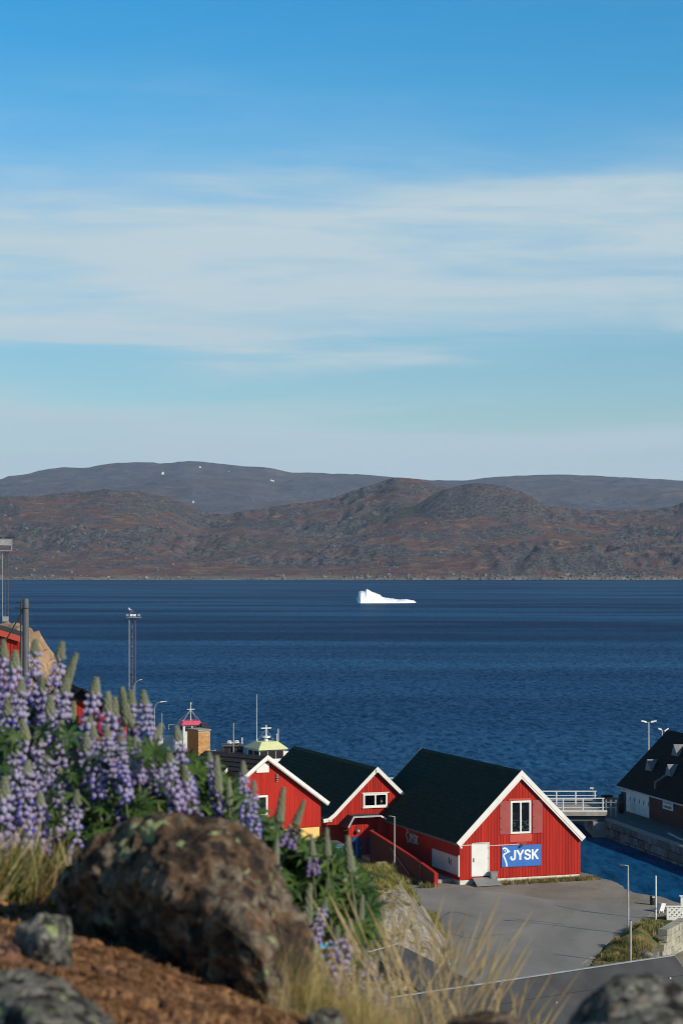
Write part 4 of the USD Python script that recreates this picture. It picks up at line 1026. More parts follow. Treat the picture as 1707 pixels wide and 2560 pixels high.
part(G, 'roof_pipe', bar((u_ - .85, v_ + .1, w0_ - .40), (u_ - .85, v_ + .1, w0_ - .95), .12, .12), M['vent_grey'])
part(G, 'ridge_bracket', bar((GW / 2 - .3, .2, gh + .05), (GW / 2 + .05, .2, gh + .28), .06, .1), M['white'])

# ---- slate roofed house just below the hill, bottom right
r1 = at(1685, 2391, 70.0)
TH2 = 35.7
Hh = thing('slate_roofed_house', 'house of which only the broad slate grey roof shows, bottom right', 'house', (r1[0], r1[1], GZ), TH2)
hr = r1[2] - GZ
HL, HW = 26.0, 9.0
hp = .80
part(Hh, 'wall', (lambda m: m)(box(-HL + .3, -.25, -HW / 2 + .3, HW / 2 - .3, -.3, hr - HW / 2 * hp)), M['red_dark'])
for s in (-1, 1):
    n = 15
    courses = []
    for k in range(n):
        a, b = k / n, (k + 1) / n
        y0, y1 = s * a * (HW / 2 + .4), s * b * (HW / 2 + .4)
        z0, z1 = hr - a * (HW / 2 + .4) * hp, hr - b * (HW / 2 + .4) * hp
        courses.append(trimesh.convex.convex_hull(np.array([(-HL, y0, z0), (0, y0, z0), (-HL, y1, z1 + .022), (0, y1, z1 + .022), (-HL, y0, z0 - .1), (0, y0, z0 - .1), (-HL, y1, z1 - .1), (0, y1, z1 - .1)])))
    part(Hh, 'roof_slope', cat(courses), M['roof_slate'])
for k in (2, 5, 7):
    y_ = -k / 15 * (HW / 2 + .4); z_ = hr - k / 15 * (HW / 2 + .4) * hp + .0235
    for x0_, x1_ in ((-HL + .1, -9 - .7 * (k % 3)), (-8.9 - .7 * (k % 3), -.05)):
        part(Hh, 'felt_seam', bar((x0_, y_ - .012, z_), (x1_, y_ - .012, z_), .012, .010), M['tar'])
part(Hh, 'ridge_cap', bar((-HL, .02, hr + .025), (0, .02, hr + .025), .10, .03), M['grey_metal'])
part(Hh, 'gable', prism([(-HW / 2 + .3, hr - HW / 2 * hp - .3), (HW / 2 - .3, hr - HW / 2 * hp - .3), (0, hr - .3)], -.06, .0) if False else trimesh.convex.convex_hull(np.array([(x, y, z) for x in (-.3, -.25) for y, z in ((-HW / 2 + .35, hr - HW / 2 * hp - .1), (HW / 2 - .35, hr - HW / 2 * hp - .1), (0, hr - .15))])), M['red_dark'])
part(Hh, 'roof_nail', cat([(lambda c: (c.apply_translation((-R.uniform(.5, 12), -(y_ := R.uniform(.4, 4.2)), hr - y_ * hp + .03)), c)[1])(trimesh.creation.icosphere(1, .035)) for _ in range(16)]), M['white_old'], kind='stuff')
# a second little roof at the foot of the knoll
r2 = at(934, 2378, 84.0); r3 = at(994, 2381, 85.5)
TS = math.degrees(math.atan2(r3[1] - r2[1], r3[0] - r2[0]))
Sd = thing('low_shed', 'low shed roof with a white ridge strip, below the rock knoll', 'shed', (r2[0], r2[1], r2[2] - 2.6), TS)
LS = float(np.hypot(*(r3 - r2)[:2]))
part(Sd, 'roof', trimesh.convex.convex_hull(np.array([(-.4, 0, 2.6), (LS, 0, 2.6), (-.4, -3.2, .9), (LS + 1.6, -3.2, .9), (-.4, 0, 2.5), (LS, 0, 2.5), (-.4, -3.2, .8), (LS + 1.6, -3.2, .8)])), M['roof_slate'])
part(Sd, 'ridge_strip', bar((-.4, 0, 2.61), (LS, 0, 2.61), .06, .03), M['pole_metal'])
part(Sd, 'wall', box(-.3, LS - .1, -2.9, -.1, -1.0, .78), M['red_dark'])
# the green roof between the middle house and the shop house
g0 = at(984, 1947, 172.0)
Gs = thing('green_roofed_shed', 'little shed with a bright green roof, peeping out behind the shop house', 'shed', (g0[0], g0[1], GZ - 1.2), 0)
gh_ = g0[2] - GZ + 1.2
part(Gs, 'roof', trimesh.convex.convex_hull(np.array([(-2.2, 0, gh_), (.98, 0, gh_), (-2.2, -1.4, gh_ - 1.9), (.6, -1.4, gh_ - 1.9), (-2.2, 0, gh_ - .1), (.98, 0, gh_ - .1), (-2.2, -1.4, gh_ - 2.0), (.6, -1.4, gh_ - 2.0)])), M['roof_teal'])
part(Gs, 'ridge_strip', bar((-2.2, 0, gh_ + .03), (1.0, 0, gh_ + .03), .14, .08), M['white'])
part(Gs, 'wall', box(-2.1, .55, -1.2, 1.2, 0, gh_ - 2.05), M['red_dark'])

# ------------------------------------------------------------------ beside the houses
def lamp_post(label, base, h, arm, head='flat', mat='pole_metal', group=None, name='lamp_post'):
    T = thing(name, label, 'street lamp', base, 0, group)
    part(T, 'pole', tube([(0, 0, -.3), (0, 0, h * .45), (0, 0, h)], [.055, .05, .036], 8), M[mat])
    part(T, 'collar', tube([(0, 0, h * .34), (0, 0, h * .37)], .065, 8), M[mat])
    if head == 'flat':
        part(T, 'arm', bar((.03, 0, h - .01), (arm * .45, 0, h + .01), .05), M[mat])
        part(T, 'lamp_head', bar((arm * .4, 0, h + .02), (arm, 0, h + .035), .13, .055), M['dark_grey'])
    return T

lamp_post('slim grey lamp post standing before the dark side wall of the shop house', on(986, 2191), 3.8, -.36)
lamp_post('grey lamp post at the foot of the grassy bank, arm pointing left over the yard', on(1570, 2338), 3.72, -.44)
T = thing('signpost', 'short bare grey post in the grass just right of the lamp post on the bank', 'post', on(1576, 2408, 2.2) - np.array([0, 0, 0]))
part(T, 'post', tube([(0, 0, -.3), (0, 0, 2.08)], .055, 8), M['pole_metal'])
part(T, 'cap', tube([(0, 0, 2.081), (0, 0, 2.11)], .06, 8), M['dark_grey'])
T = thing('white_pole', 'thin white pole on top of the bank, beside the dark litter barrel', 'pole', on(1639, 2297, 2.2))
part(T, 'pole', tube([(0, 0, -.2), (.01, 0, 1.2), (0, 0, 2.38)], [.055, .05, .048], 8), M['white_old'])
part(T, 'band', tube([(0, 0, .5), (0, 0, .62)], .058, 8), M['grey_metal'])
T = thing('litter_barrel', 'dark barrel with a white edged lid on the gravel by the inlet', 'barrel', on(1631, 2263))
part(T, 'barrel', tube([(0, 0, 0), (0, 0, .25), (0, 0, .50)], [.15, .165, .15], 14), M['black'])
part(T, 'lid', tube([(0, 0, .505), (0, 0, .53)], .17, 14), M['dark_grey'])
part(T, 'rim', bar((-.05, -.16, .47), (.16, -.10, .47), .03, .05), M['white_old'])
T = thing('tipped_box', 'white plastic tub tipped on its side between white pole and lattice fence', 'tub', on(1652, 2282), 28, ry=0)
part(T, 'tub', trimesh.convex.convex_hull(np.array([(-.26, -.2, .12), (.05, -.2, .10), (.20, -.22, .52), (-.10, -.22, .56), (-.30, .22, .12), (.02, .22, .08), (.22, .2, .50), (-.12, .2, .52)])), M['white'])
for a_, b_ in ((.02, -.16), (-.22, -.12), (.12, .12)):
    part(T, 'foot', bar((a_, b_, 0), (a_ + .03, b_, .14), .05), M['white_old'])

# lattice fence on the deck at the right edge
f0_ = at(1667, 2297, 118.4); fz = f0_[2]
T = thing('lattice_fence', 'white lattice fence along the deck at the right edge', 'fence', (f0_[0], f0_[1], fz), 2)
FL, FH = 2.6, .70
part(T, 'top_rail', box(-.08, FL, -.07, .07, FH - .06, FH), M['white'])
part(T, 'bottom_rail', box(-.02, FL, -.05, .05, 0, .07), M['white'])
part(T, 'post', box(-.02, .08, -.045, .045, .072, FH - .062), M['white'])
part(T, 'fascia', box(-.02, FL, -.045, .02, -.12, -.002), M['white_old'])
clip = Polygon([(.085, .075), (FL - .02, .075), (FL - .02, FH - .065), (.085, FH - .065)])
for d in (1, -1):
    for k in range(-3, 12):
        c = k * .27
        ln = LineString([(c, .075), (c + d * .62, .695)]).buffer(.052, cap_style=2).intersection(clip)
        if ln.area > .004: part(T, 'slat', prism(ln, -.03 if d > 0 else .003, 0.0 if d > 0 else .03), M['white'])
T = thing('white_fence_post', 'single white post rising behind the lattice fence at the right edge', 'post', at(1704, 2266, 121.0))
part(T, 'post', box(-.07, .12, -.08, .08, -.4, .55), M['white'])
part(T, 'cap', box(-.14, .18, -.14, .14, .552, .60), M['white'])
T = thing('deck', 'dark timber deck under the lattice fence, its underside in shadow', 'deck', (f0_[0], f0_[1], fz), 2)
for k in range(6): part(T, 'plank', box(.05, 3.4, .06 + k * .2, .24 + k * .2, -.06, -.005), M['wood'])
part(T, 'beam', box(.3, 3.4, .1, .25, -.25, -.065), M['wood'])
for x_ in (.45, 1.6, 2.8): part(T, 'support', box(x_, x_ + .14, .12, .24, -1.6, -.255), M['wood'])
part(T, 'back_wall', box(.9, 3.4, 1.25, 1.35, -1.6, -.07), M['red_dark'])

# retaining wall of squared blocks at the end of the bank
M['block'] = principled('lichened_granite_block', (.36, .34, .26), .9, color2=(.24, .235, .19), scale=2.2, rnd=.14, bump=.6, bump_scale=9)
T = thing('retaining_wall', 'sunlit wall of squared granite blocks holding the end of the grassy bank', 'wall', (0, 0, 0))
wl = LineString([(16.5, 111.6), (17.25, 113.1), (18.15, 114.9), (18.75, 116.2), (19.1, 117.2)])
for row in range(5):
    s = (0.0, .35, .1, .42, .2)[row]; z0 = .85 + row * .345
    e = wl.length * (1.0, .99, .97, .95, .9)[row]
    s += (0, .2, .5, .8, 1.1)[row]
    while s < e - .2:
        L = min(R.uniform(.5, .85), e - s)
        a = np.array(wl.interpolate(s).coords[0]); b = np.array(wl.interpolate(s + L - .03).coords[0])
        Lb = np.linalg.norm(b - a)
        if Lb > .1:
            d = (b - a) / Lb
            st = box(-Lb / 2, Lb / 2, -.26, .3, 0, .325)
            v = st.vertices.copy(); v += np.array([[R.uniform(-.02, .02), R.uniform(-.035, .035), R.uniform(-.018, .018)] for _ in v]); st.vertices = v
            X4 = np.eye(4); X4[:2, 0] = d; X4[:2, 1] = [-d[1], d[0]]; X4[:3, 3] = [(a[0] + b[0]) / 2, (a[1] + b[1]) / 2, z0]
            st.apply_transform(X4); part(T, 'block', st, M['block'])
        s += L

# loose stones on the bank
for k, (px, py, s_, lab) in enumerate([(1604, 2388, .30, 'pale boulder at the foot of the bank, touching the slate roof edge'), (1618, 2392, .24, 'smaller pale boulder at the foot of the bank, right of a larger one'),
                                       (1665, 2333, .26, 'flat dark stone lying in the turf beside the granite block wall'), (1632, 2326, .16, 'small white stone in the middle of the grassy bank'),
                                       (1648, 2350, .26, 'flat grey slab low on the bank, left of the granite block wall'), (1568, 2362, .15, 'small pale stone just below the lamp post on the bank')]):
    p = on(px, py, 2.25)
    m = blob(s_, 2, 30 + k, .3, 1.4, (1.2, 1, .55))
    T = obj('bank_stone', (lambda q: (q.apply_translation(p + np.array([0, 0, .08])), q)[1])(m), M['shore_rock'], lab, 'stone', group='stones on the bank')

# bits on the knoll
kz = lambda x, y: float(knoll_height(np.array([x]), np.array([y]))[0])
sp = at(953, 2188, 111.0)
T = thing('small_sign', 'little brown board on a white peg, on the grass crest of the knoll', 'sign', (sp[0], 111.0, kz(sp[0], 111.0) - .05), 8)
part(T, 'peg', box(-.035, .035, -.03, .03, 0, .35), M['white'])
part(T, 'board', box(-.24, .24, -.05, -.031, .30, .47), M['wood'])
def drape(pxs, Yc, dy, mat, label, name):
    out = []
    ring = Polygon([(at(px, 0, Yc)[0], Yc + q * dy) for px, q in pxs])
    tri = trimesh.creation.triangulate_polygon(ring.segmentize(.25), engine='earcut') if False else None
    xs_ = np.arange(ring.bounds[0], ring.bounds[2] + .08, .08); ys_ = np.arange(ring.bounds[1], ring.bounds[3] + .08, .08)
    X_, Y_ = np.meshgrid(xs_, ys_)
    Z_ = np.array([[kz(a, b) for a in xs_] for b in ys_]) + .06 + .05 * meshkit.fbm(np.stack([X_, Y_, 0 * X_], -1) * 3, 3, 5)
    v, f = grid_mesh(X_, Y_, Z_)
    c = v[f].mean(1)
    k = shapely.contains_xy(ring, c[:, 0], c[:, 1])
    m = trimesh.Trimesh(v, np.vstack([f[k][:, [0, 1, 2]], f[k][:, [0, 2, 3]]])); m.remove_unreferenced_vertices()
    lo = m.copy(); lo.vertices = lo.vertices - np.array([0, 0, .012]); lo.invert()
    return obj(name, cat(m, lo), mat, label, 'tarpaulin', smooth=True)
drape([(735, 0), (830, 0), (862, .5), (858, 1), (760, 1)], 98.0, 4.5, M['cyan'], 'bright blue tarpaulin on the rocks, glimpsed through the lupin leaves', 'tarpaulin')
drape([(905, .2), (930, 0), (928, .6), (908, .9)], 107.2, .9, M['cyan'], 'small scrap of blue tarpaulin on top of the rock knoll', 'tarpaulin')
c0 = at(800, 2108, 119.5)
T = thing('blue_container', 'bright blue tub with a dark lid behind the lupin tips, below the porch house', 'container', (c0[0], c0[1], GZ), 15)
ch_ = c0[2] - GZ
part(T, 'tub', box(-1.2, 1.12, -.8, .8, 0, ch_ - .12), M['cyan'])
part(T, 'lid', box(-1.25, 1.20, -.85, .85, ch_ - .118, ch_), M['dark_grey'])
for u_ in (-.8, 0, .8): part(T, 'rib', box(u_, u_ + .08, -.84, -.802, .05, ch_ - .2), M['cyan'])

# ------------------------------------------------------------------ the bridge and the far quay
BY0, BY1, BZ = 165.4, 170.6, 2.66
T = thing('footbridge', 'low footbridge with white railings across the mouth of the inlet', 'bridge', (0, 0, 0))
part(T, 'deck', box(5.5, 20.7, BY0 - .1, BY1 + .1, BZ - .30, BZ), M['concrete'])
part(T, 'girder', box(5.5, 20.6, BY0 + .3, BY0 + .55, BZ - .75, BZ - .302), M['dark_grey'])
part(T, 'girder', box(5.5, 20.6, BY1 - .55, BY1 - .3, BZ - .75, BZ - .302), M['dark_grey'])
part(T, 'kerb', box(5.5, 20.7, BY0 - .1, BY0 + .12, BZ + .001, BZ + .14), M['white_old'])
for yb in (BY0, BY1):
    rl = part(T, 'railing', bar((5.6, yb, BZ + 1.06), (20.5, yb, BZ + 1.06), .09, .07), M['white'])
    for zz_ in (.36, .71): part(rl, 'rail', bar((5.6, yb, BZ + zz_), (20.5, yb, BZ + zz_), .05, .05), M['white'])
    for k in range(10): part(rl, 'post', box(6.4 + 1.55 * k, 6.49 + 1.55 * k, yb - .045, yb + .045, BZ + .002 + (.14 if yb == BY0 else 0), BZ + 1.02), M['white'])
part(T, 'abutment', box(19.6, 21.2, BY0 - .3, BY1 + .3, -1.5, BZ - .76), M['concrete'])
T = thing('gate_frame', 'small grey railing frame at the right end of the footbridge, on the quay', 'railing', (20.75, 166.6, GZ + .2), -20)
for x_ in (0, .38, .78): part(T, 'post', box(x_, x_ + .08, -.03, .03, -.2, 1.2), M['pole_metal'])
for z_ in (.55, .95): part(T, 'rail', box(-.02, .88, -.045, -.031, z_, z_ + .08), M['pole_metal'])
tp_ = at(1482, 2012, 171.6)
T = thing('mooring_post', 'white T-shaped mooring post beyond the footbridge rail', 'post', (tp_[0], tp_[1], BZ - .3))
part(T, 'post', box(-.05, .05, -.05, .05, 0, 1.45), M['white'])
part(T, 'crossbar', box(-.24, .14, -.07, .07, 1.452, 1.56), M['white'])
tp_ = at(1467, 2030, 173.0)
T = thing('flag_staff', 'thin dark staff standing beyond the footbridge rail, left of the T-shaped post', 'staff', (tp_[0], tp_[1], SEA))
part(T, 'staff', tube([(0, 0, 0), (0, 0, 3.2)], .03, 6), M['black']); part(T, 'foot', box(-.1, .1, -.1, .1, 0, .3), M['black'])
k0 = at(1515, 2008, 176.8)
M['plank_pale'] = principled('pale_planks', (.50, .42, .30), .85, color2=(.33, .27, .19), scale=3, rnd=.25)  # pale tan wood, tone differs from plank to plank
T = thing('plank_stack', 'stack of pale planks and timbers in the sun at the far end of the quay', 'timber stack', (k0[0], k0[1], GZ), 8)
for k in range(9):
    a = R.uniform(-.15, .1)
    part(T, 'plank', (lambda m: (m.apply_transform(trimesh.transformations.rotation_matrix(R.uniform(-.12, .12), [0, 0, 1])), m.apply_translation((0, .25 * (k % 3), .0 + .14 * (k // 3))), m)[2])(box(-1.3 + a, 1.35 + a, -.11, .11, 0, .13)), M['plank_pale'])
part(T, 'old_timber', (lambda m: (m.apply_translation((.2, .3, .52)), m)[1])(blob(.28, 2, 8, .4, 1.5, (2.0, 1, .5))), M['black'])
q0 = at(1553, 2040, 169.4)
T = thing('covered_stack', 'black tarpaulin covered stack standing by the white doors of the warehouse', 'stack', (q0[0] - .05, q0[1] - .2, GZ))
m = blob(1.0, 3, 44, .16, 1.7, (.30, .34, .86)); m.apply_translation((0, 0, .74)); m.vertices[:, 2] = np.maximum(m.vertices[:, 2], 0)
part(T, 'cover', m, M['black_tarp'], smooth=True)
part(T, 'strap', tube([(.31 * math.cos(a), .35 * math.sin(a), .9) for a in np.linspace(0, 2 * math.pi, 17)], .02, 5, caps=False), M['dark_grey'])
T = thing('quay_rope', 'pale rope lying along the coping of the dark quay wall at right', 'rope', (0, 0, 0))
rp_ = [on(px, py) + np.array([0, 0, .12]) for px, py in [(1668, 2088), (1682, 2095), (1695, 2102), (1712, 2108)]]
part(T, 'strand', tube(rp_, .025, 6), M['white_old']); part(T, 'loop', tube([p + np.array([.15, .3, 0]) for p in rp_], .02, 6), M['white_old'])

# street lamps beyond the warehouse
def twin_lamp(px, py, Y, label, heads):
    p = at(px, py, Y)
    T = thing('street_lamp', label, 'street lamp', (p[0], p[1], GZ), 0, 'street lamps on the far quay')
    h = p[2] - GZ
    part(T, 'pole', tube([(0, 0, 0), (0, 0, h)], [.10, .06], 8), M['pole_metal'])
    for a, b in heads:
        part(T, 'lamp_head', trimesh.convex.convex_hull(np.array([(a, -.13, h - .02), (b, -.13, h + .10), (a, .13, h - .02), (b, .13, h + .10), (a, -.1, h + .12), (b, -.1, h + .2), (a, .1, h + .12), (b, .1, h + .2)])), M['white'])
    part(T, 'arm', bar((min(a for a, b in heads) if len(heads) > 1 else 0, 0, h + .02), (max(a for a, b in heads), 0, h + .02), .05), M['pole_metal'])
twin_lamp(1621, 1807, 180, 'street lamp with two white heads rising behind the black warehouse roof', [(-.18, -.62), (.18, .66)])
twin_lamp(1655, 1826, 184, 'street lamp with one white head just over the peak of the black warehouse', [(-.05, -.34)])
def curved_lamp(px, py, Y, label, reach):
    p = at(px, py, Y)
    T = thing('curved_lamp', label, 'street lamp', (p[0], p[1], GZ), 0, 'curved street lamps behind the lupins')
    h = p[2] - GZ
    part(T, 'pole', tube([(0, 0, 0), (0, 0, h - .55), (.06, 0, h - .3), (.22, 0, h - .1), (.42, 0, h)], [.05, .035, .03, .028, .026], 8), M['grey_metal'])
    part(T, 'lamp_head', trimesh.convex.convex_hull(np.array([(.40, -.06, h - .05), (.40, .06, h - .05), (reach, -.07, h + .02), (reach, .07, h + .02), (.5, -.05, h + .05), (.5, .05, h + .05), (reach - .05, 0, h + .06)])), M['white_old'])
curved_lamp(386, 1755, 160, 'curved street lamp with a pale head, left of the boat masts', .95)
curved_lamp(335, 1700, 160, 'curved street lamp close beside the foot of the thin floodlight mast', .62)

# ------------------------------------------------------------------ masts and poles on the left
def lattice(parent, w, h, n, leg_mat, brace_mat, r=.035):
    for k in range(3):
        a = math.radians(90 + 120 * k)
        part(parent, 'leg', tube([(w * .577 * math.cos(a), w * .577 * math.sin(a), 0), (w * .577 * math.cos(a), w * .577 * math.sin(a), h)], r, 6), M[leg_mat[k]])
    br = []
    for k in range(3):
        a, b = math.radians(90 + 120 * k), math.radians(90 + 120 * (k + 1))
        A_, B_ = np.array([math.cos(a), math.sin(a)]) * w * .577, np.array([math.cos(b), math.sin(b)]) * w * .577
        for i in range(n):
            p, q = (A_, B_) if i % 2 == 0 else (B_, A_)
            br.append(tube([(*p, h * i / n), (*q, h * (i + 1) / n)], r * .5, 4, caps=False))
    part(parent, 'bracing', cat(br), M[brace_mat], kind='stuff')
M['rust'] = principled('reddish_mast_paint', (.22, .10, .08), .7)
b0 = at(331, 1545, 170.0)
T = thing('floodlight_mast', 'thin lattice mast with floodlights, standing alone before the blue water', 'mast', (b0[0], b0[1], GZ), 0)
mh = b0[2] - GZ
lattice(T, .50, mh, 44, ('dark_grey', 'pole_metal', 'rust'), 'dark_grey', .026)
part(T, 'platform', box(-.42, .68, -.4, .4, mh, mh + .07), M['grey_metal'])
for k, x_ in enumerate((-.36, -.04, .22, .56)):
    fl = part(T, 'floodlight', bar((x_, -.46, mh + .10), (x_, -.30, mh + .26), .20, .16), M['white' if k in (1, 2) else 'grey_metal'])
part(T, 'ladder', cat([bar((-.1, -.28, z_), (.12, -.28, z_), .015) for z_ in np.arange(.5, mh, .8)]), M['grey_metal'], kind='stuff')
part(T, 'top_rod', tube([(-.14, 0, mh), (-.14, 0, mh + .38)], .025, 5), M['grey_metal'])
T = thing('gull', 'gull perched on the very top of the thin floodlight mast', 'gull', (b0[0] - .14, b0[1], GZ + mh + .38), 0)
body = trimesh.creation.icosphere(3, 1.0); body.apply_scale((.20, .09, .095)); body.apply_transform(trimesh.transformations.rotation_matrix(.5, [0, 1, 0])); body.apply_translation((0.02, 0, .20))
head = trimesh.creation.icosphere(2, .065); head.apply_translation((-.14, 0, .37))
neck = tube([(-.08, 0, .27), (-.135, 0, .36)], .05, 8)
tail = trimesh.convex.convex_hull(np.array([(.14, -.05, .14), (.14, .05, .14), (.34, -.04, .03), (.34, .04, .03), (.2, 0, .12)]))
part(T, 'body', cat(body, neck, head), M['white'], smooth=True)
part(T, 'wings', cat(*[trimesh.convex.convex_hull(np.array([(-.08, s * .09, .28), (-.05, s * .105, .16), (.16, s * .10, .18), (.36, s * .03, .06), (.1, s * .085, .27)])) for s in (-1, 1)] + [tail]), M['dark_grey'])
part(T, 'beak', trimesh.convex.convex_hull(np.array([(-.19, -.015, .375), (-.19, .015, .375), (-.26, 0, .36), (-.19, 0, .345)])), M['yellow_green'])
part(T, 'legs', cat(tube([(0, .03, .12), (0, .03, 0)], .01, 4), tube([(0, -.03, .12), (0, -.03, 0)], .01, 4)), M['orange'])

b1 = at(14, 1378, 172.0)
T = thing('camera_mast', 'tall lattice mast with a boxy railed platform at the left edge', 'mast', (b1[0], b1[1], 12.0), 8)
mh = b1[2] - 12.0
lattice(T, .46, mh, 60, ('dark_grey', 'pole_metal', 'dark_grey'), 'dark_grey', .024)
pl = part(T, 'platform', box(-.55, .52, -.5, .5, mh, mh + .06), M['grey_metal'])
cage_ = [bar((x_, y_, mh), (x_, y_, mh + .95), .04) for x_ in (-.53, .5) for y_ in (-.48, .48)] + [bar((-.53, y_, mh + z_), (.5, y_, mh + z_), .035) for y_ in (-.48, .48) for z_ in (.5, .95)] + [bar((x_, -.48, mh + z_), (x_, .48, mh + z_), .035) for x_ in (-.53, .5) for z_ in (.5, .95)]
part(pl, 'railing', cat(cage_), M['pole_metal'], kind='stuff')
part(pl, 'panel', box(-.45, .42, -.47, -.44, mh + .52, mh + .9), M['grey_metal'])
for x_ in (-.62, .0, .42): part(T, 'floodlight', bar((x_ - .1, -.5, mh + 1.12), (x_ + .34, -.5, mh + 1.12), .16, .07), M['black'])
part(T, 'junction_box', box(-.25, .25, -.3, -.05, mh - 5.7, mh - 5.3), M['grey_metal'])

u0_ = at(64, 1497, 72.0)
T = thing('utility_pole', 'stout dark utility pole rising from behind the lupins at left', 'utility pole', (u0_[0], u0_[1], u0_[2] - 8), 0)
part(T, 'pole', tube([(0, 0, 0), (0, 0, 4), (0, 0, 7.90), (0, 0, 8.0)], [.14, .118, .11, .085], 16), M['dark_grey'], smooth=40)
part(T, 'band', tube([(0, 0, 7.66), (0, 0, 7.69)], .122, 16), M['black'])
part(T, 'insulator', box(-.17, -.10, -.05, .02, 7.5, 7.66), M['black'])
part(T, 'stay_wire', tube([(-.12, -.03, 7.55), (-1.9, 1.6, 4.8)], .025, 5), M['wood'])
u1_ = at(52, 1503, 96.0)
T = thing('aerial_post', 'thin black post with two short arms, close left of the utility pole', 'post', (u1_[0], u1_[1], u1_[2] - 6))
part(T, 'post', tube([(0, 0, 0), (0, 0, 6)], .035, 6), M['black'])
for z_, x_ in ((5.95, -.22), (5.70, -.26)): part(T, 'arm', tube([(x_, 0, z_), (.02, 0, z_ - .02)], .018, 5), M['black'])

# ------------------------------------------------------------------ boats in the harbour behind the houses
def hull(L, Bm, H, bow=1.0):
    n, m = 24, 9
    t = np.linspace(0, 1, n); s = np.linspace(-1, 1, m)
    Tt, Ss = np.meshgrid(t, s, indexing='ij')
    half = Bm / 2 * np.where(Tt < .6, 1 - .12 * (1 - Tt / .6) ** 2, np.sqrt(np.clip(1 - ((Tt - .6) / .4) ** 2, 0, 1)))
    y = half * np.sign(Ss) * np.abs(Ss) ** .7
    x = (Tt - .5) * L
    deck = H * (.82 + .55 * np.clip(Tt - .45, 0, 1) ** 1.6)
    z = np.where(np.abs(Ss) > .99, deck, -.4 + (deck + .4) * np.abs(Ss) ** 3)
    v, f = grid_mesh(x, y, z)
    top = [np.array([x[i, j], y[i, j], deck[i, j] - .05]) for i in range(n) for j in (0, m - 1)]
    k = len(v); v = np.vstack([v, top]); f2 = [[k + 2 * i, k + 2 * i + 1, k + 2 * i + 3, k + 2 * i + 2] for i in range(n - 1)]
    j0 = [[0 + 0, 1, 2, 3]] ; j1 = [[3, 4, 4, 5]]
    return (v, np.vstack([f, np.array(f2)]))
def boat(name, label, px, py, Y, heading, L, Bm, H, hmat):
    p = at(px, py, Y)
    T = thing(name, label, 'boat', (p[0], p[1], SEA), heading, 'boats moored behind the houses')
    part(T, 'hull', hull(L, Bm, H), M[hmat])
    return T, p[2] - SEA
def stay(p, q, r=.015): return tube([p, q], r, 4, caps=False)

T, zt = boat('fishing_boat', 'fishing boat with a pale lime wheelhouse roof and tall white whip aerial', 665, 1872, 172, 118, 10.5, 3.1, 1.7, 'hull_blue')
cb = part(T, 'wheelhouse', trimesh.convex.convex_hull(np.array([(x, y, z) for x in (-1.1, 1.25) for y in (-1.12, 1.12) for z in (1.2, zt)])), M['white'])
for s_, (a_, b_) in (('l', (-1.0, -.36)), ('m', (-.30, .34)), ('r', (.40, 1.04))):
    wn = part(cb, 'window', box(1.255, 1.28, a_, b_, zt - .74, zt - .12), M['dark']); wn2 = part(cb, 'window', box(-1.13, -1.105, a_, b_, zt - .74, zt - .12), M['dark'])
for a_ in (-.9, .1):
    part(cb, 'window', box(a_, a_ + .8, -1.15, -1.125, zt - .74, zt - .12), M['dark']); part(cb, 'window', box(a_, a_ + .8, 1.125, 1.15, zt - .74, zt - .12), M['dark'])
part(T, 'roof', trimesh.convex.convex_hull(np.array([(x, y, zt + .002) for x in (-1.35, 1.45) for y in (-1.3, 1.3)] + [(x, y, zt + .09) for x in (-1.35, 1.45) for y in (-1.3, 1.3)] + [(x, y, zt + .60) for x in (-.7, .8) for y in (-.75, .75)])), M['yellow_green'])
part(T, 'mast', tube([(0, 0, zt + .5), (0, 0, zt + 1.92)], [.09, .05], 8), M['white'])
part(T, 'crossbar', box(-.05, .05, -.45, .45, zt + 1.62, zt + 1.70), M['white'])
part(T, 'radar', tube([(0, 0, zt + .88), (0, 0, zt + 1.02)], .34, 14), M['white'])
part(T, 'radar_foot', tube([(0, 0, zt + .3), (0, 0, zt + .87)], [.20, .14], 10), M['white'])
rot = math.radians(118)
loc = lambda dx, dy: (dx * math.cos(rot) + dy * math.sin(rot), -dx * math.sin(rot) + dy * math.cos(rot))
wa = loc(-.75, 0)
part(T, 'whip_aerial', tube([(*wa, zt + .1), (*wa, zt + 2.2), (*wa, zt + 4.4)], [.05, .03, .018], 6), M['white'])
part(T, 'aerial_foot', tube([(*wa, zt + .3), (*wa, zt + .75)], .085, 8), M['white'])
for dx_ in (.88, .98):
    wb = loc(dx_, .1); part(T, 'aerial', tube([(*wb, zt), (*wb, zt + 1.6 - (dx_ < .95) * .4)], .03, 5), M['white'])
part(T, 'stay', cat(stay((0, 0, zt + 1.6), (*loc(.85, .2), zt + .3)), stay((0, 0, zt + 1.6), (*loc(-.8, -.1), zt + .5))), M['pole_metal'], kind='stuff')
for dx_ in (-.62, .55):
    wc = loc(dx_, -.3); part(T, 'roof_hatch', tube([(*wc, zt + .28), (*wc, zt + .42)], .16, 10), M['dark'])
wd = loc(1.45, .4)
part(T, 'aft_locker', box(wd[0] - .35, wd[0] + .35, wd[1] - .35, wd[1] + .35, zt - .75, zt - .25), M['white'])
ring_ = [(wd[0] + .05 + .16 * math.cos(a), wd[1] - .42, zt - .5 + .16 * math.sin(a)) for a in np.linspace(0, 2 * math.pi, 13)]
part(T, 'life_ring', tube([(loc(1.3, -.1)[0] + .17 * math.cos(a) * math.cos(-rot), loc(1.3, -.1)[1] + .17 * math.cos(a) * math.sin(-rot), zt - .48 + .17 * math.sin(a)) for a in np.linspace(0, 2 * math.pi, 13)], .055, 6), M['orange'])

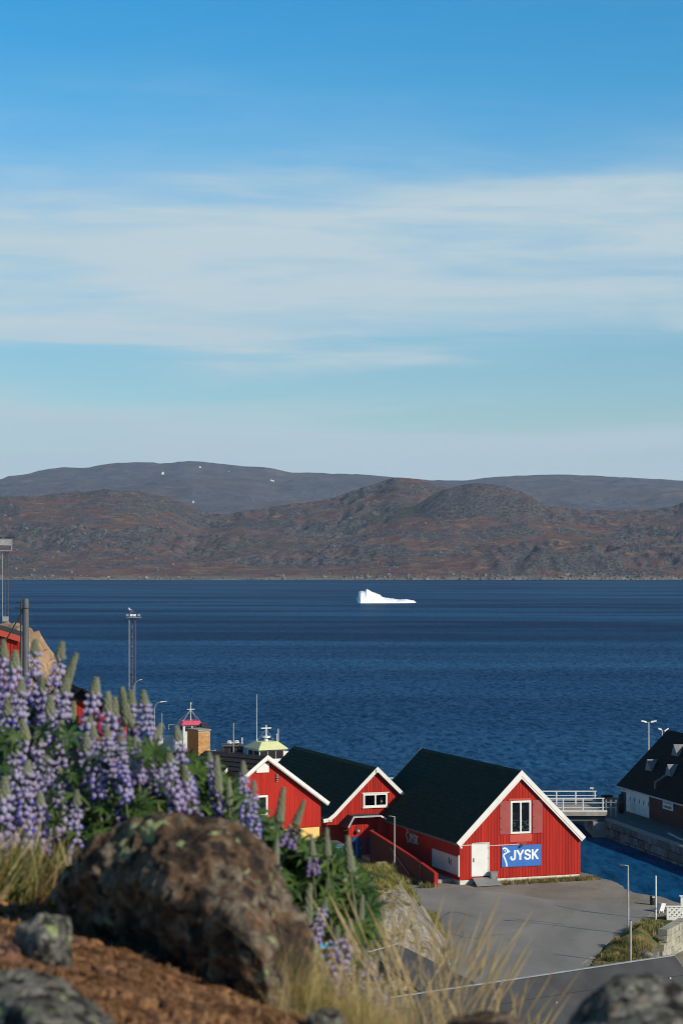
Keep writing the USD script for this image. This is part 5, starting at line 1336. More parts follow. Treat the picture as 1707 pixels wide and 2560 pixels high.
T, zt = boat('work_boat', 'dark work boat with glazed wheelhouse and white radar pods', 582, 1862, 174, 96, 9.0, 2.6, 1.5, 'hull_blue')
cb = part(T, 'wheelhouse', box(-.8, .9, -.82, .82, 1.0, zt - .06), M['dark_grey'])
for k in range(3): part(cb, 'window', box(-.83, -.805, -.74 + .52 * k, -.30 + .52 * k, zt - .55, zt - .14), M['dark']); 
part(T, 'roof', box(-1.0, 1.05, -.95, .95, zt - .058, zt + .02), M['dark_grey'])
rl = part(T, 'roof_rail', cat([bar((-.9, y_, zt + .02), (-.9, y_, zt + .30), .03) for y_ in (-.9, -.3, .3, .9)] + [bar((-.9, -.9, zt + .3), (-.9, .9, zt + .3), .03)]), M['black'], kind='stuff')
part(T, 'mast', tube([(-.95, .0, zt - .5), (-.95, 0, zt + 1.9)], [.05, .035], 6), M['pole_metal'])
part(T, 'mast_lamp', box(-1.02, -.88, -.28, .1, zt + 1.88, zt + 1.98), M['black'])
for s_ in (-1, 1): part(T, 'radar_pod', (lambda m: (m.apply_scale((.8, 1.1, .75)), m.apply_translation((-.3, s_ * .29, zt + .2)), m)[2])(trimesh.creation.icosphere(2, .24)), M['white'], smooth=True)
part(T, 'bow_post', box(.8, .9, -.86, -.76, zt, zt + .5), M['white'])
part(T, 'aft_shelter', box(-1.9, -.85, .85, 1.3, 1.0, zt - .3), M['black'])

T, zt = boat('cutter', 'cutter with a raspberry wheelhouse top and stayed mast, behind the brick chimney', 474, 1808, 177, 105, 12.0, 3.4, 2.6, 'hull_red')
cb = part(T, 'wheelhouse', trimesh.convex.convex_hull(np.array([(x, y, z) for x in (-.9, .9) for y in (-.72, .72) for z in (1.6, zt - .1)])), M['white_old'])
for k in range(2): part(cb, 'window', box(-.93, -.905, -.60 + .62 * k, -.10 + .62 * k, zt - .62, zt - .2), M['dark'])
part(cb, 'window', box(-.5, .4, .725, .75, zt - .62, zt - .2), M['dark'])
part(T, 'roof', trimesh.convex.convex_hull(np.array([(x, y, zt - .098) for x in (-1.05, 1.0) for y in (-.85, .85)] + [(x, y, zt + .22) for x in (-.9, .85) for y in (-.72, .72)])), M['pink'])
part(T, 'mast', tube([(0, -.1, zt + .2), (0, -.1, zt + 1.55)], [.05, .035], 6), M['white_old'])
part(T, 'crossbar', box(-.04, .04, -.42, .22, zt + 1.12, zt + 1.17), M['white_old'])
part(T, 'stay', cat(*[stay((0, -.1, zt + 1.1), (x_, y_, zt + .2), .02) for x_, y_ in ((-.7, -.75), (-.7, .7), (.7, -.75), (.7, .7))]), M['pole_metal'], kind='stuff')
part(T, 'lantern', tube([(0, -.1, zt + 1.55), (0, -.1, zt + 1.72)], .06, 8), M['yellow_green'])
part(T, 'winch', box(-1.3, -.4, -1.35, -.74, zt - .55, zt + .05), M['black'])
part(T, 'rail', cat(bar((.5, .75, zt - .15), (.5, 1.7, zt - .15), .03), bar((.5, 1.7, zt - .15), (.5, 1.7, zt - .9), .03), bar((.5, .75, zt - .5), (.5, 1.7, zt - .5), .03)), M['pole_metal'], kind='stuff')
part(T, 'quarter', box(-.8, .9, .73, 1.35, .9, zt - 1.1), M['white_old'])

T, zt = boat('small_boat', 'small boat whose bare mast and rail show left of the brick chimney', 412, 1829, 178, 100, 7.0, 2.2, 1.3, 'hull_blue')
part(T, 'cabin', box(-.7, .8, -.6, .6, .9, zt - .35), M['white_old'])
part(T, 'mast', tube([(0, .24, .8), (0, .24, zt + 1.52)], .03, 6), M['pole_metal'])
part(T, 'stay', cat(*[stay((0, .24, zt + .7), (0, .24 + y_, zt + .1), .018) for y_ in (-.36, .36)]), M['pole_metal'], kind='stuff')
part(T, 'rail', cat(bar((0, -.55, zt), (0, .6, zt), .04), bar((0, -.5, zt), (0, -.5, zt - .6), .04), bar((0, .55, zt), (0, .55, zt - .6), .04)), M['pole_metal'], kind='stuff')
T, zt = boat('dinghy', 'white covered boat top just right of the brick chimney', 535, 1876, 176, 85, 4.5, 1.7, 1.0, 'white_old')
part(T, 'canopy', trimesh.convex.convex_hull(np.array([(-.8, -.65, .8), (.9, -.65, .8), (-.8, .65, .8), (.9, .65, .8), (-.3, -.2, zt), (.4, -.1, zt), (-.3, .3, zt), (.4, .3, zt - .05)])), M['white'])
part(T, 'keel_post', box(-.05, .05, -.05, .05, -.2, .8), M['wood'])

# ------------------------------------------------------------------ the foreground: lichened boulder, stones, lupins, grass
def lichen_rock(name, stops, spots, scale, orange=.5):
    n = {'g': ('geometry', {}), 'n1': ('noise_texture', dict(scale=scale, detail=6.0, roughness=.62, distortion=.5)), 'n2': ('noise_texture', dict(scale=scale * 4.2, detail=5.0, roughness=.72)), 'n3': ('noise_texture', dict(scale=scale * 1.7, detail=3.0, roughness=.5, distortion=.8)), 'n4': ('noise_texture', dict(scale=scale * 2.6, detail=3.0)),
         'off': ('mapping', dict(location=(3.7, 1.9, 5.1))), 'v': ('voronoi_texture', dict(scale=scale * 2.9, randomness=1.0)),
         'c': ('rgb_ramp', dict(ramp=stops)), 'c2': ('rgb_ramp', dict(ramp=[(.32, (.18,) * 3), (.52, (.95,) * 3), (.72, (1.6,) * 3)])), 'm': ('mix_color', dict(blend_type='multiply', fac=.85)),
         'lf': ('map_range', dict(from_min=.635, from_max=.67, clamp=True)), 'lc': ('mix_color', dict(b=spots)), 'of': ('map_range', dict(from_min=.69, from_max=.73, to_max=orange, clamp=True)), 'oc': ('mix_color', dict(b=(.36, .10, .035))),
         'kf': ('map_range', dict(from_min=.455, from_max=.40, to_max=.92, clamp=True)), 'kc': ('mix_color', dict(b=(.018, .016, .016))),
         'h': ('math', dict(math_type='multiply_add', value2=.5)), 'b': ('bump', dict(strength=.9, distance=.022)), 'p': ('principled_bsdf', dict(roughness=.92, specular_ior_level=.15))}
    l = [('g.position', k + '.vector') for k in ('n1', 'n2', 'n3', 'off')] + [('off.vector', 'n4.vector'), ('off.vector', 'v.vector'), ('n1.fac', 'c.fac'), ('n2.fac', 'c2.fac'), ('c.color', 'm.a'), ('c2.color', 'm.b'),
         ('n3.fac', 'lf.value'), ('m.result', 'lc.a'), ('lf.result', 'lc.fac'), ('n4.fac', 'of.value'), ('lc.result', 'oc.a'), ('of.result', 'oc.fac'), ('v.distance', 'kf.value') if False else ('n4.fac', 'kf.value'), ('oc.result', 'kc.a'), ('kf.result', 'kc.fac'), ('kc.result', 'p.base_color'),
         ('n2.fac', 'h.value1'), ('n1.fac', 'h.value3'), ('h.value', 'b.height'), ('b.normal', 'p.normal')]
    return usdkit.material(stage, '/World/Looks/' + name, n, l, surface='p.BSDF')
M['boulder'] = lichen_rock('boulder_lichen', [(.30, (.018, .015, .013)), (.41, (.060, .042, .030)), (.49, (.112, .068, .038)), (.56, (.165, .135, .10)), (.62, (.08, .060, .045)), (.70, (.21, .10, .042)), (.78, (.09, .07, .05))], (.22, .25, .125), 11)
M['grey_lichen'] = lichen_rock('grey_lichen_rock', [(.3, (.035, .034, .032)), (.45, (.12, .115, .10)), (.56, (.20, .20, .175)), (.68, (.16, .13, .10)), (.8, (.26, .25, .22))], (.26, .31, .13), 20, .2)
M['pink_rock'] = lichen_rock('pinkish_rock', [(.3, (.06, .03, .022)), (.5, (.22, .11, .075)), (.7, (.30, .17, .12))], (.2, .2, .14), 18, .2)

def rock_from(points, Y0, sub, amp, freq, seed, name, mat, label, group=None):
    P3 = np.array([at(px, py, Y0 + d) for px, py, d in points])
    h = trimesh.convex.convex_hull(P3)
    c = h.vertices.mean(0)
    m = trimesh.creation.icosphere(6 if sub else 5, 1.0)
    d = m.vertices
    fn = h.face_normals; off = np.einsum('ij,ij->i', fn, h.triangles[:, 0] - c)
    den = d @ fn.T
    r = np.where(den > 1e-6, off[None] / np.maximum(den, 1e-6), 1e9).min(1)
    m.vertices = c + d * r[:, None]
    trimesh.smoothing.filter_laplacian(m, iterations=5 if sub else 3, lamb=.5, volume_constraint=False)
    v = m.vertices; n = m.vertex_normals
    d = amp * (meshkit.fbm(v * freq, 4, seed) - .5) + amp * .6 * (ridged(v * freq * 2.1, 3, seed + 9) - .6) + amp * .34 * (meshkit.fbm(v * freq * 9, 4, seed + 4) - .5)
    m.vertices = v + n * d[:, None]
    return obj(name, m, M[mat], label, 'rock', group=group, smooth=True)

rock_from([(265, 2085, .06), (380, 2032, .02), (470, 2026, .02), (545, 2036, .02), (625, 2078, .05), (690, 2150, .08), (728, 2290, 0), (765, 2370, -.05), (772, 2620, -.1), (198, 2140, .05), (150, 2228, .12), (140, 2340, .16), (300, 2420, .22),
           (560, 2590, .02), (460, 2460, .10), (575, 2235, -.17), (650, 2360, -.24), (440, 2180, -.13), (668, 2560, -.25), (740, 2600, -.22), (590, 2420, -.14), (330, 2150, .32), (600, 2180, .34), (735, 2450, .32), (200, 2420, .32)], 3.25, True, .052, 8, 3,
          'boulder', 'boulder', 'largest boulder, brown and black with lichen, in the foreground below the lupins')
rock_from([(45, 2312, 0), (110, 2286, .01), (172, 2300, .02), (180, 2400, 0), (172, 2440, -.02), (60, 2440, -.03), (38, 2380, -.01), (110, 2300, .09), (160, 2400, .1), (60, 2400, .09), (110, 2350, -.05)], 2.85, False, .012, 26, 12, 'rock', 'grey_lichen', 'small grey upright rock on the rusty soil, left of the boulder', )
rock_from([(-30, 2350, 0), (20, 2345, .01), (52, 2372, .02), (66, 2440, -.01), (20, 2450, -.03), (-40, 2440, 0), (0, 2400, .08), (50, 2420, .07)], 2.8, False, .01, 26, 15, 'rock', 'pink_rock', 'small reddish rock cut by the left edge, beside the grey upright rock')
rock_from([(-80, 2440, .05), (60, 2428, .04), (160, 2452, .03), (235, 2500, .02), (300, 2580, -.02), (320, 2700, -.1), (-80, 2700, -.1), (100, 2560, -.12), (-60, 2560, .2), (200, 2560, .2)], 2.35, False, .014, 22, 21, 'rock', 'grey_lichen', 'flat grey-green lichened rock in the bottom left corner')
rock_from([(1395, 2620, 0), (1420, 2545, .02), (1480, 2490, .02), (1545, 2452, .02), (1650, 2452, .03), (1720, 2478, .02), (1790, 2530, .0), (1830, 2700, -.08), (1380, 2720, -.06), (1500, 2600, -.10), (1650, 2600, -.12), (1560, 2520, .15), (1700, 2560, .15), (1480, 2700, .14)], 2.25, False, .016, 18, 33, 'rock', 'grey_lichen', 'blurred lichened rock in the bottom right corner')
rock_from([(1085, 2590, 0), (1130, 2545, .01), (1200, 2528, .02), (1270, 2538, .02), (1330, 2575, .0), (1340, 2700, -.05), (1080, 2700, -.05), (1200, 2600, -.07), (1210, 2560, .12), (1300, 2640, .1)], 2.5, False, .010, 26, 41, 'rock', 'boulder', 'dark rock top at the bottom edge, under the tall dry stalks')
rock_from([(765, 2540, 0), (800, 2520, .01), (850, 2525, .02), (875, 2580, .0), (870, 2680, -.05), (760, 2680, -.05), (820, 2600, -.05), (820, 2560, .08)], 2.75, False, .008, 30, 47, 'rock', 'grey_lichen', 'small purplish grey stone at the bottom, right of the boulder')

# leaf and petal materials
def leafy(name, c1, c2, trans=.35, rnd=.35, island=False):
    n = {'oi': ('object_info', {}), 'm': ('mix_color', dict(a=c1, b=c2)), 'g': ('geometry', {}), 'nz': ('noise_texture', dict(scale=30.0, detail=2.0)), 'v': ('hsv', dict(hue=.5, saturation=1.0, fac=1.0)), 'r': ('map_range', dict(to_min=1 - rnd, to_max=1 + rnd)),
         'p': ('principled_bsdf', dict(roughness=.55, specular_ior_level=.3)), 't': ('translucent_bsdf', {}), 'x': ('mix_closure', dict(fac=trans))}
    l = [('g.random_per_island' if island else 'oi.random', 'm.fac'), ('m.result', 'v.color'), ('g.position', 'nz.vector'), ('nz.fac', 'r.value'), ('r.result', 'v.value'), ('v.color', 'p.base_color'), ('v.color', 't.color'), ('p.BSDF', 'x.closure1'), ('t.BSDF', 'x.closure2')]
    return usdkit.material(stage, '/World/Looks/' + name, n, l, surface='x.closure')
M['leaf'] = leafy('lupin_leaf', (.026, .070, .018), (.090, .150, .032))
M['stem'] = leafy('lupin_stem', (.085, .12, .05), (.13, .15, .07), .1)
M['bud'] = leafy('grey_green_bud', (.125, .145, .085), (.19, .20, .135), .15)
M['petal_pale'] = leafy('pale_lilac_petal', (.38, .34, .50), (.74, .72, .73), .3, .3, True)
M['petal_blue'] = leafy('violet_blue_petal', (.065, .058, .37), (.25, .20, .48), .3, .35, True)
M['petal_mauve'] = leafy('mauve_petal', (.26, .18, .38), (.52, .44, .54), .3, .3, True)
M['straw'] = leafy('dry_straw', (.38, .285, .13), (.52, .40, .20), .25, .25)
M['green_blade'] = leafy('green_grass_blade', (.085, .115, .026), (.20, .19, .055), .3, .25)
M['rust_blade'] = leafy('rusty_grass_blade', (.25, .11, .04), (.32, .19, .08), .2, .2)
M['lit_blade'] = leafy('sunlit_yellow_green_blade', (.26, .27, .055), (.50, .38, .14), .35, .25)  # yellow-green grass, its colour brightened to look sunlit
M['yellow_petal'] = leafy('yellow_petal', (.75, .42, .02), (.78, .50, .03), .2, .1)

def leaflet(L, w, droop):
    t = np.array([0, .22, .5, .8, 1.0]); ww = np.array([.12, .75, 1.0, .6, .0]) * w
    v = []
    for a, b in zip(t, ww):
        z = .10 * L * math.sin(a * 2.2) - droop * a * a * L
        v += [(a * L, -b, z + b * .35), (a * L, 0, z), (a * L, b, z + b * .35)]
    f = []
    for i in range(4):
        k = 3 * i
        f += [[k, k + 3, k + 4], [k, k + 4, k + 1], [k + 1, k + 4, k + 5], [k + 1, k + 5, k + 2]]
    return trimesh.Trimesh(v, f, process=False)
def palmate(L, n, droop, seed):
    r = random.Random(seed); ms = []
    for k in range(n):
        m = leaflet(L * r.uniform(.85, 1.1), L * .13, droop + r.uniform(-.1, .15))
        m.apply_transform(trimesh.transformations.rotation_matrix(2 * math.pi * k / n + r.uniform(-.1, .1), [0, 0, 1]))
        ms.append(m)
    return cat(ms)

def floret(sz, seed):
    "one pea flower pointing along +x: (banner, keel)"
    r = random.Random(seed)
    b = trimesh.creation.icosphere(1, 1.0); b.apply_scale((.42 * sz, .50 * sz, .52 * sz)); b.apply_translation((.38 * sz, 0, .30 * sz))
    k = trimesh.creation.icosphere(1, 1.0); k.apply_scale((.58 * sz, .36 * sz, .34 * sz)); k.apply_translation((.62 * sz, 0, -.08 * sz))
    return b, k

def raceme(L, seed, bloom, tip, top_share=.30, fl=.0160, mauve=False):
    "a flower spike of length L from z = 0 up: dict of meshes"
    r = random.Random(seed)
    ban, keel, bud = [], [], []
    nw = int(L / .0138)
    for i in range(nw):
        z = L * (i + .5) / nw; q = z / L
        if q < 1 - top_share:
            m = 5 + (i % 2)
            open_ = bloom > 0 and q < bloom
            sz = fl * (1.0 - .42 * q) * r.uniform(.82, 1.12)
            for k in range(m):
                if r.random() < .16: continue
                a = 2 * math.pi * (k + .5 * (i % 2)) / m + r.uniform(-.2, .2)
                b, kk = floret(sz, 0)
                T = trimesh.transformations.rotation_matrix(a, [0, 0, 1]) @ trimesh.transformations.translation_matrix((.0045 + .006 * (1 - q), 0, z + r.uniform(-.003, .003))) @ trimesh.transformations.rotation_matrix(-.25 + .9 * q + r.uniform(-.15, .15), [0, -1, 0])
                b.apply_transform(T); kk.apply_transform(T)
                if open_:
                    ban.append(b); (keel if q < .58 and r.random() < .80 else ban).append(kk)
                else: bud.append(kk)
    nt = int(L * top_share / .0062)
    for i in range(nt):
        w = 1 - (i + .5) / nt; z = L * (1 - top_share * w)
        for k in range(7):
            a = 2 * math.pi * (k + .5 * (i % 2)) / 7 + r.uniform(-.12, .12)
            s = trimesh.creation.icosphere(1, 1.0); s.apply_scale((.0028 + .0018 * w, .0026 + .0018 * w, .0075)); s.apply_transform(trimesh.transformations.rotation_matrix(.35, [0, 1, 0]))
            s.apply_translation((.0014 + .0068 * w ** .8 + r.uniform(-.0008, .0008), 0, z)); s.apply_transform(trimesh.transformations.rotation_matrix(a, [0, 0, 1]))
            bud.append(s)
    cone = tube([(0, 0, L * (1 - top_share)), (0, 0, L * (1 - top_share * .5)), (0, 0, L * 1.02)], [.0082, .0054, .0018], 9)
    bud.append(cone)
    return ban, keel, bud

LUP = {}
def lupin_proto(kind, label, loc, rz, scale, rx, ry, group):
    L, bloom, mauve, leaves, seed = {'full': (.20, .95, False, 5, 1), 'long': (.24, .95, False, 5, 2), 'pale': (.15, .95, True, 5, 3), 'bud': (.095, 0, False, 4, 4), 'half': (.14, .40, True, 4, 5), 'slim': (.17, .9, False, 5, 6), 'open': (.21, .97, False, 5, 7)}[kind]
    T = thing('lupin', label, 'lupin', loc, rz, group, scale, rx, ry)
    ban, keel, bud = raceme(L, seed, bloom, None, {1: .17, 2: .14, 3: .22, 6: .24, 7: .15}.get(seed, .2) if bloom > .5 else (.50 if bloom else .80))
    z0 = -L                                             # the tip of the spike is the thing's origin: the stem runs down to the ground
    for nm, ms, mt in (('pale_petals', ban, 'petal_mauve' if mauve and bloom < .5 else 'petal_pale'), ('blue_petals', keel, 'petal_mauve' if mauve else 'petal_blue'), ('bud_tip', bud, 'bud')):
        if ms:
            m = cat(ms); m.apply_translation((0, 0, z0))
            part(T, nm, m, M[mt], smooth=True, kind='stuff' if nm != 'bud_tip' else None)
    part(T, 'stem', tube([(0, 0, -.003), (0, 0, z0 - .02), (.006, .004, z0 - .2), (0, 0, z0 - .42)], [.0015, .0032, .004, .005], 6), M['stem'])
    r = random.Random(seed)
    for k in range(leaves):
        a = k * 2.4; zz_ = z0 - .03 - .05 * k
        m = palmate(.036 + .006 * (k % 3), 8, .2, seed * 10 + k)
        m.apply_transform(trimesh.transformations.rotation_matrix(r.uniform(.3, .7), [0, 1, 0])); m.apply_translation((.055 + .006 * k, 0, zz_ + .035))
        pt = tube([(0, 0, zz_), (.03, 0, zz_ + .02), (.055 + .006 * k, 0, zz_ + .035)], .0013, 4)
        lf = cat(m); lf.apply_transform(trimesh.transformations.rotation_matrix(a, [0, 0, 1])); pt.apply_transform(trimesh.transformations.rotation_matrix(a, [0, 0, 1]))
        lp_ = part(T, 'leaf', lf, M['leaf'])
        part(lp_, 'leaf_stalk', pt, M['stem'])
    LUP[kind] = T
    return T

# tip position in the photograph, kind, distance, size, lean (degrees to the right), label
GR = 'violet lupins crowded in the bank behind the boulder'
SH = 'violet and lilac lupin crowded among its neighbours in the bank at left'
lup = [
 (155, 1608, 'full', 4.5, 1.0, 2, 'tall lilac lupin, topmost tip beside the tan headland rock'),
 (190, 1637, 'half', 4.55, 1.1, 24, 'lupin tip leaning right over the water, beside the topmost lilac lupin'),
 (88, 1602, 'full', 4.6, 1.0, 0, 'lilac lupin standing just right of the utility pole foot'),
 (38, 1630, 'pale', 4.4, 1.1, 4, 'lupin with a grey-green tip in front of the red cabin wall'),
 (8, 1602, 'full', 4.5, .9, 0, 'lupin at the left edge, in front of the red cabin'),
 (54, 1702, 'full', 4.3, 1.0, 1, 'lupin just below the foot of the utility pole, grey-green tip over pale flowers'), (126, 1742, 'full', 4.3, 1.0, 2, 'lupin directly under the topmost lilac lupin, between the pole and the hillside house'),
 (241, 1697, 'pale', 4.8, 1.05, 14, 'dark violet lupin in front of the black roofed hillside house'),
 (184, 1757, 'full', 4.6, 1.0, 3, 'lupin left of the dark roof edge of the hillside house, blue at its base'), (222, 1768, 'full', 4.5, 1.0, 4, 'lupin standing against the red wall of the hillside house'),
 (270, 1733, 'full', 4.6, 1.0, 1, 'left one of the row of lupin tips right of the hillside house'),
 (288, 1747, 'pale', 4.5, 1.1, 0, 'pale mauve lupin, second from the left in the row right of the hillside house'), (305, 1722, 'half', 4.6, 1.1, -6, 'lupin with a dark thin tip, below the floodlight mast'),
 (326, 1729, 'long', 4.5, .85, -7, 'lupin with a mauve side, at the foot of the floodlight mast'),
 (358, 1729, 'long', 4.4, .92, -6, 'tall violet lupin, rightmost of the row below the floodlight mast'),
 (265, 1815, 'long', 4.3, .8, 0, 'lupin with long hanging bright blue flowers above the boulder top'),
 (57, 1803, 'full', 4.2, 1.0, -3, 'lilac lupin in the thick of the bank, two spikes below the utility pole'), (92, 1828, 'full', 4.2, 1.0, 0, 'violet lupin in the middle of the bank, left of centre, below the pole'), (153, 1806, 'full', 4.3, 1.05, -4, 'leaning lilac lupin in the middle of the bank, below the tan headland rock'), (187, 1878, 'full', 4.2, .9, -5, 'long lilac lupin leaning left above the left shoulder of the boulder'), (122, 1871, 'full', 4.1, 1.0, -2, 'violet lupin above the yellow-green grass, third from the left edge'),
 (11, 1947, 'pale', 3.9, 1.1, 0, 'pale pinkish lupin at the left edge, above the yellow grass'), (99, 1980, 'pale', 4.0, .9, 4, 'short faded mauve lupin low in the bank, over the grass tufts'),
 (191, 1978, 'full', 3.95, .80, 2, 'lupin with blue lower flowers, lowest of the bank, left above the boulder'),
 (214, 1838, 'pale', 4.3, 1.0, -8, 'mauve lupin below the red hillside house, leaning left'), (20, 1745, 'full', 4.3, 1.0, 2, 'lilac lupin near the left edge, a hand below the red cabin'), (70, 1905, 'full', 4.0, .9, 2, 'violet lupin low in the bank near the left edge, over the grass'), (150, 1925, 'pale', 4.1, .9, -3, 'small mauve lupin low in the bank, left of the boulder top'), (232, 1900, 'bud', 4.2, 1.0, -3, 'short grey bud spike left of the long blue lupin above the boulder'),
 (440, 1817, 'full', 4.6, .78, -14, 'lupin with pale upper and violet lower flowers, left of the brick chimney'),
 (402, 1812, 'pale', 4.7, .9, 20, 'pale drooping lupin tip leaning right, between the curved lamp and the chimney'),
 (459, 1917, 'pale', 4.3, .95, -2, 'small lilac lupin just below the brick chimney'),
 (522, 1882, 'full', 4.5, .66, -3, 'lupin with blue base flowers, right below the brick chimney'),
 (541, 1893, 'bud', 4.5, .9, -2, 'slim grey-green lupin bud, right beside the brick chimney foot'),
 (571, 1949, 'bud', 4.4, .75, 0, 'plump grey lupin bud in front of the little red shed'),
 (607, 1906, 'full', 4.3, .68, -2, 'violet lupin with a tall green tip, in front of the white vent gable'),
 (634, 1953, 'full', 4.25, .62, -2, 'blue-violet lupin beside the white framed window of the chimney house'),
 (708, 1972, 'bud', 4.3, .85, 6, 'lupin bud in the middle of the red boarded wall'),
 (760, 2003, 'half', 4.3, .72, 18, 'lupin bud leaning right across the red boarded wall'),
 (816, 2073, 'bud', 4.35, .75, -2, 'lone grey lupin bud before the gap between two red houses'),
 (868, 2094, 'bud', 4.3, .85, -1, 'rightmost grey lupin bud, in front of the porch doors'),
 (693, 2102, 'half', 4.2, .62, 2, 'lupin with a few mauve flowers at the base, close right of the boulder'),
 (778, 2088, 'half', 4.25, .62, -2, 'lupin with mauve flowers, among leaves below the yellow basement'),
 (774, 2214, 'bud', 4.1, .95, 8, 'drooping grey bud deep among the leaves right of the boulder'),
 (905, 2240, 'bud', 4.4, .7, 4, 'faint grey bud at the right edge of the leaves, over the rock knoll'),
 (815, 2248, 'pale', 4.0, .6, 10, 'faded lilac lupin half hidden under the right leaves'),
 (876, 2302, 'full', 3.9, .78, 8, 'violet lupin bending over the dry grass, right of the yellow flower'),
 (842, 2318, 'pale', 3.9, .75, 0, 'lilac lupin beside the yellow flower in the dry grass'),
 (905, 2372, 'full', 3.75, .6, -20, 'fallen lupin lying in the dry grass, above the low shed roof'),
 (950, 2378, 'full', 3.8, .62, 35, 'fallen violet lupin, rightmost in the dry grass'),
 (958, 2462, 'pale', 3.6, .5, 12, 'lowest small lupin in the dry grass near the bottom edge'),
 (300, 1835, 'full', 4.15, .6, -4, 'violet lupin right beside the one with long hanging blue flowers'), (338, 1842, 'pale', 4.2, .6, -5, 'mauve lupin under the row of tips, below the curved lamp'),
 (232, 1815, 'full', 4.2, .7, -3, 'lilac lupin left of the one with long hanging blue flowers'), (376, 1850, 'pale', 4.25, .6, 6, 'pale lupin in the gap between the tall row and the brick chimney'),
 (418, 1872, 'pale', 4.2, .8, -4, 'short pale lupin low in front of the brick chimney foot'), (30, 1850, 'full', 4.1, 1.0, 0, 'lilac lupin at the left, above the tall yellow grass blades'),
 (165, 1700, 'full', 4.4, 1.0, 4, 'lilac lupin between the topmost lupin and the hillside house roof'), (105, 1690, 'pale', 4.5, 1.05, -4, 'greyish lupin left of the topmost lilac lupin'),
]
for px, py, kind, Y, sc, lean, lab in lup:
    p = at(px, py, min(Y, 4.4) - .12 if px > 200 else Y)
    if kind == 'full': kind = R.choice(['full', 'slim', 'open'])
    lean = lean + R.uniform(-7, 7)
    g = None if lab else 'lupins crowded in the bank at left'
    args = (lab or SH, p, R.uniform(0, 360))
    # the lean is about the viewing axis, after the spin
    if kind not in LUP: T = lupin_proto(kind, args[0], p, 0.0, sc, 0.0, float(lean), g)
    else: T = dup(LUP[kind], args[0], p, 0.0, g, sc * R.uniform(.92, 1.06), R.uniform(-10, 6), float(lean))

# the mass of lupin leaves
top_line = [(-60, 1760), (0, 1770), (150, 1790), (200, 1850), (350, 1905), (430, 1890), (500, 1900), (560, 1945), (610, 1995), (650, 2050), (700, 2082), (730, 2100), (770, 2118), (800, 2105), (835, 2120), (862, 2140), (900, 2195), (935, 2280), (960, 2330)]
n = 7200
pxs = rng.uniform(-60, 930, n); tl = interp(pxs, top_line)
depth_px = 330 * rng.random(n) ** 1.25
Yl = 4.42 + .8 * rng.random(n) + np.where(pxs < 250, .15, 0)
pys = tl + 12 + depth_px
keep_ = (pys < np.interp(pxs, [600, 700, 800, 880, 935], [2330, 2330, 2330, 2345, 2330])) | (pxs < 600)
mix_ = (pxs < 430) & (rng.random(n) < .04)
Yl = np.where(mix_, rng.uniform(4.0, 4.4, n), Yl); pys = np.where(mix_, rng.uniform(0, 1, n) ** .8 * 300 + np.interp(pxs, [-60, 150, 300, 430], [1800, 1790, 1830, 1900]), pys)
pxs, pys, Yl = pxs[keep_], pys[keep_], Yl[keep_]; n = len(pxs)
kx = (pxs - 853.5) / F * Yl; kz_ = EYE - (pys - HY) / F * Yl
gz_ = hillside_height(kx, Yl)
kz_ = np.maximum(kz_, gz_ + .03)
scatter('lupin_foliage', [(palmate(1.0, 8, .15, 1), M['leaf'], False), (palmate(1.0, 7, .45, 2), M['leaf'], False), (palmate(1.0, 9, -.1, 3), M['leaf'], False)], np.stack([kx, Yl, kz_], -1),
        [quat_z(rng.uniform(0, 6.28), rng.uniform(.1, 1.25), rng.uniform(-2.8, -.1)) for _ in range(n)], rng.uniform(.023, .046, n), rng.integers(0, 3, n), label='dense green lupin leaves filling the bank', category='lupin leaves')

def blade(L, w, bend, seed, seg=5):
    t = np.linspace(0, 1, seg + 1)
    x = bend * L * t ** 2; z = L * (t - .18 * abs(bend) * t ** 2)
    ww = w * (1 - t) ** .6
    v = np.concatenate([np.stack([x, -ww, z], -1), np.stack([x, ww, z + 0 * x], -1)])
    k = seg + 1
    f = []
    for i in range(seg): f += [[i, i + 1, k + i + 1], [i, k + i + 1, k + i]]
    return trimesh.Trimesh(v, f, process=False)
def tuft(n, L, w, spread, seed, bend=(.1, .7)):
    r = random.Random(seed); ms = []
    for k in range(n):
        m = blade(L * r.uniform(.55, 1.1), w * r.uniform(.7, 1.2), r.uniform(*bend), k)
        m.apply_transform(trimesh.transformations.rotation_matrix(r.uniform(0, 6.28), [0, 0, 1]))
        m.apply_translation((r.uniform(-spread, spread), r.uniform(-spread, spread), 0)); ms.append(m)
    return cat(ms)
def stalk(L, seed):
    r = random.Random(seed)
    b = r.uniform(.06, .34)
    pts = [(b * L * t ** 2, 0, L * t) for t in np.linspace(0, 1, 6)]
    s = tube(pts, [.0008, .0007, .0006, .0006, .0005, .0004], 4)
    hd = tube([pts[4], tuple((np.array(pts[4]) + np.array(pts[5])) / 2), pts[5]], [.0006, .0018, .0004], 5)
    return cat(s, hd)

gz_at = lambda x, y: hillside_height(np.array(x), np.array(y))
# yellow-green grass at the left
n = 420
x_ = rng.uniform(-.80, -.34, n); y_ = rng.uniform(3.62, 4.4, n)
ok = x_ / y_ * F + 853.5 < 300 - (y_ - 3.6) * 190
x_, y_ = x_[ok], y_[ok]; n = len(x_)
scatter('meadow_grass', [(tuft(16, .13, .0020, .02, 1), M['green_blade'], False), (tuft(10, .15, .0016, .02, 2), M['straw'], False), (tuft(8, .12, .0016, .02, 3), M['rust_blade'], False)], np.stack([x_, y_, gz_at(x_, y_) - .01], -1),
        [quat_z(rng.uniform(0, 6.28), rng.uniform(.1, .7), rng.uniform(-.6, .6)) for _ in range(n)], rng.uniform(.7, 1.25, n), rng.choice([0, 0, 0, 0, 1, 1, 2], n), label='yellow-green grass between the lupins and the rusty soil', category='grass')
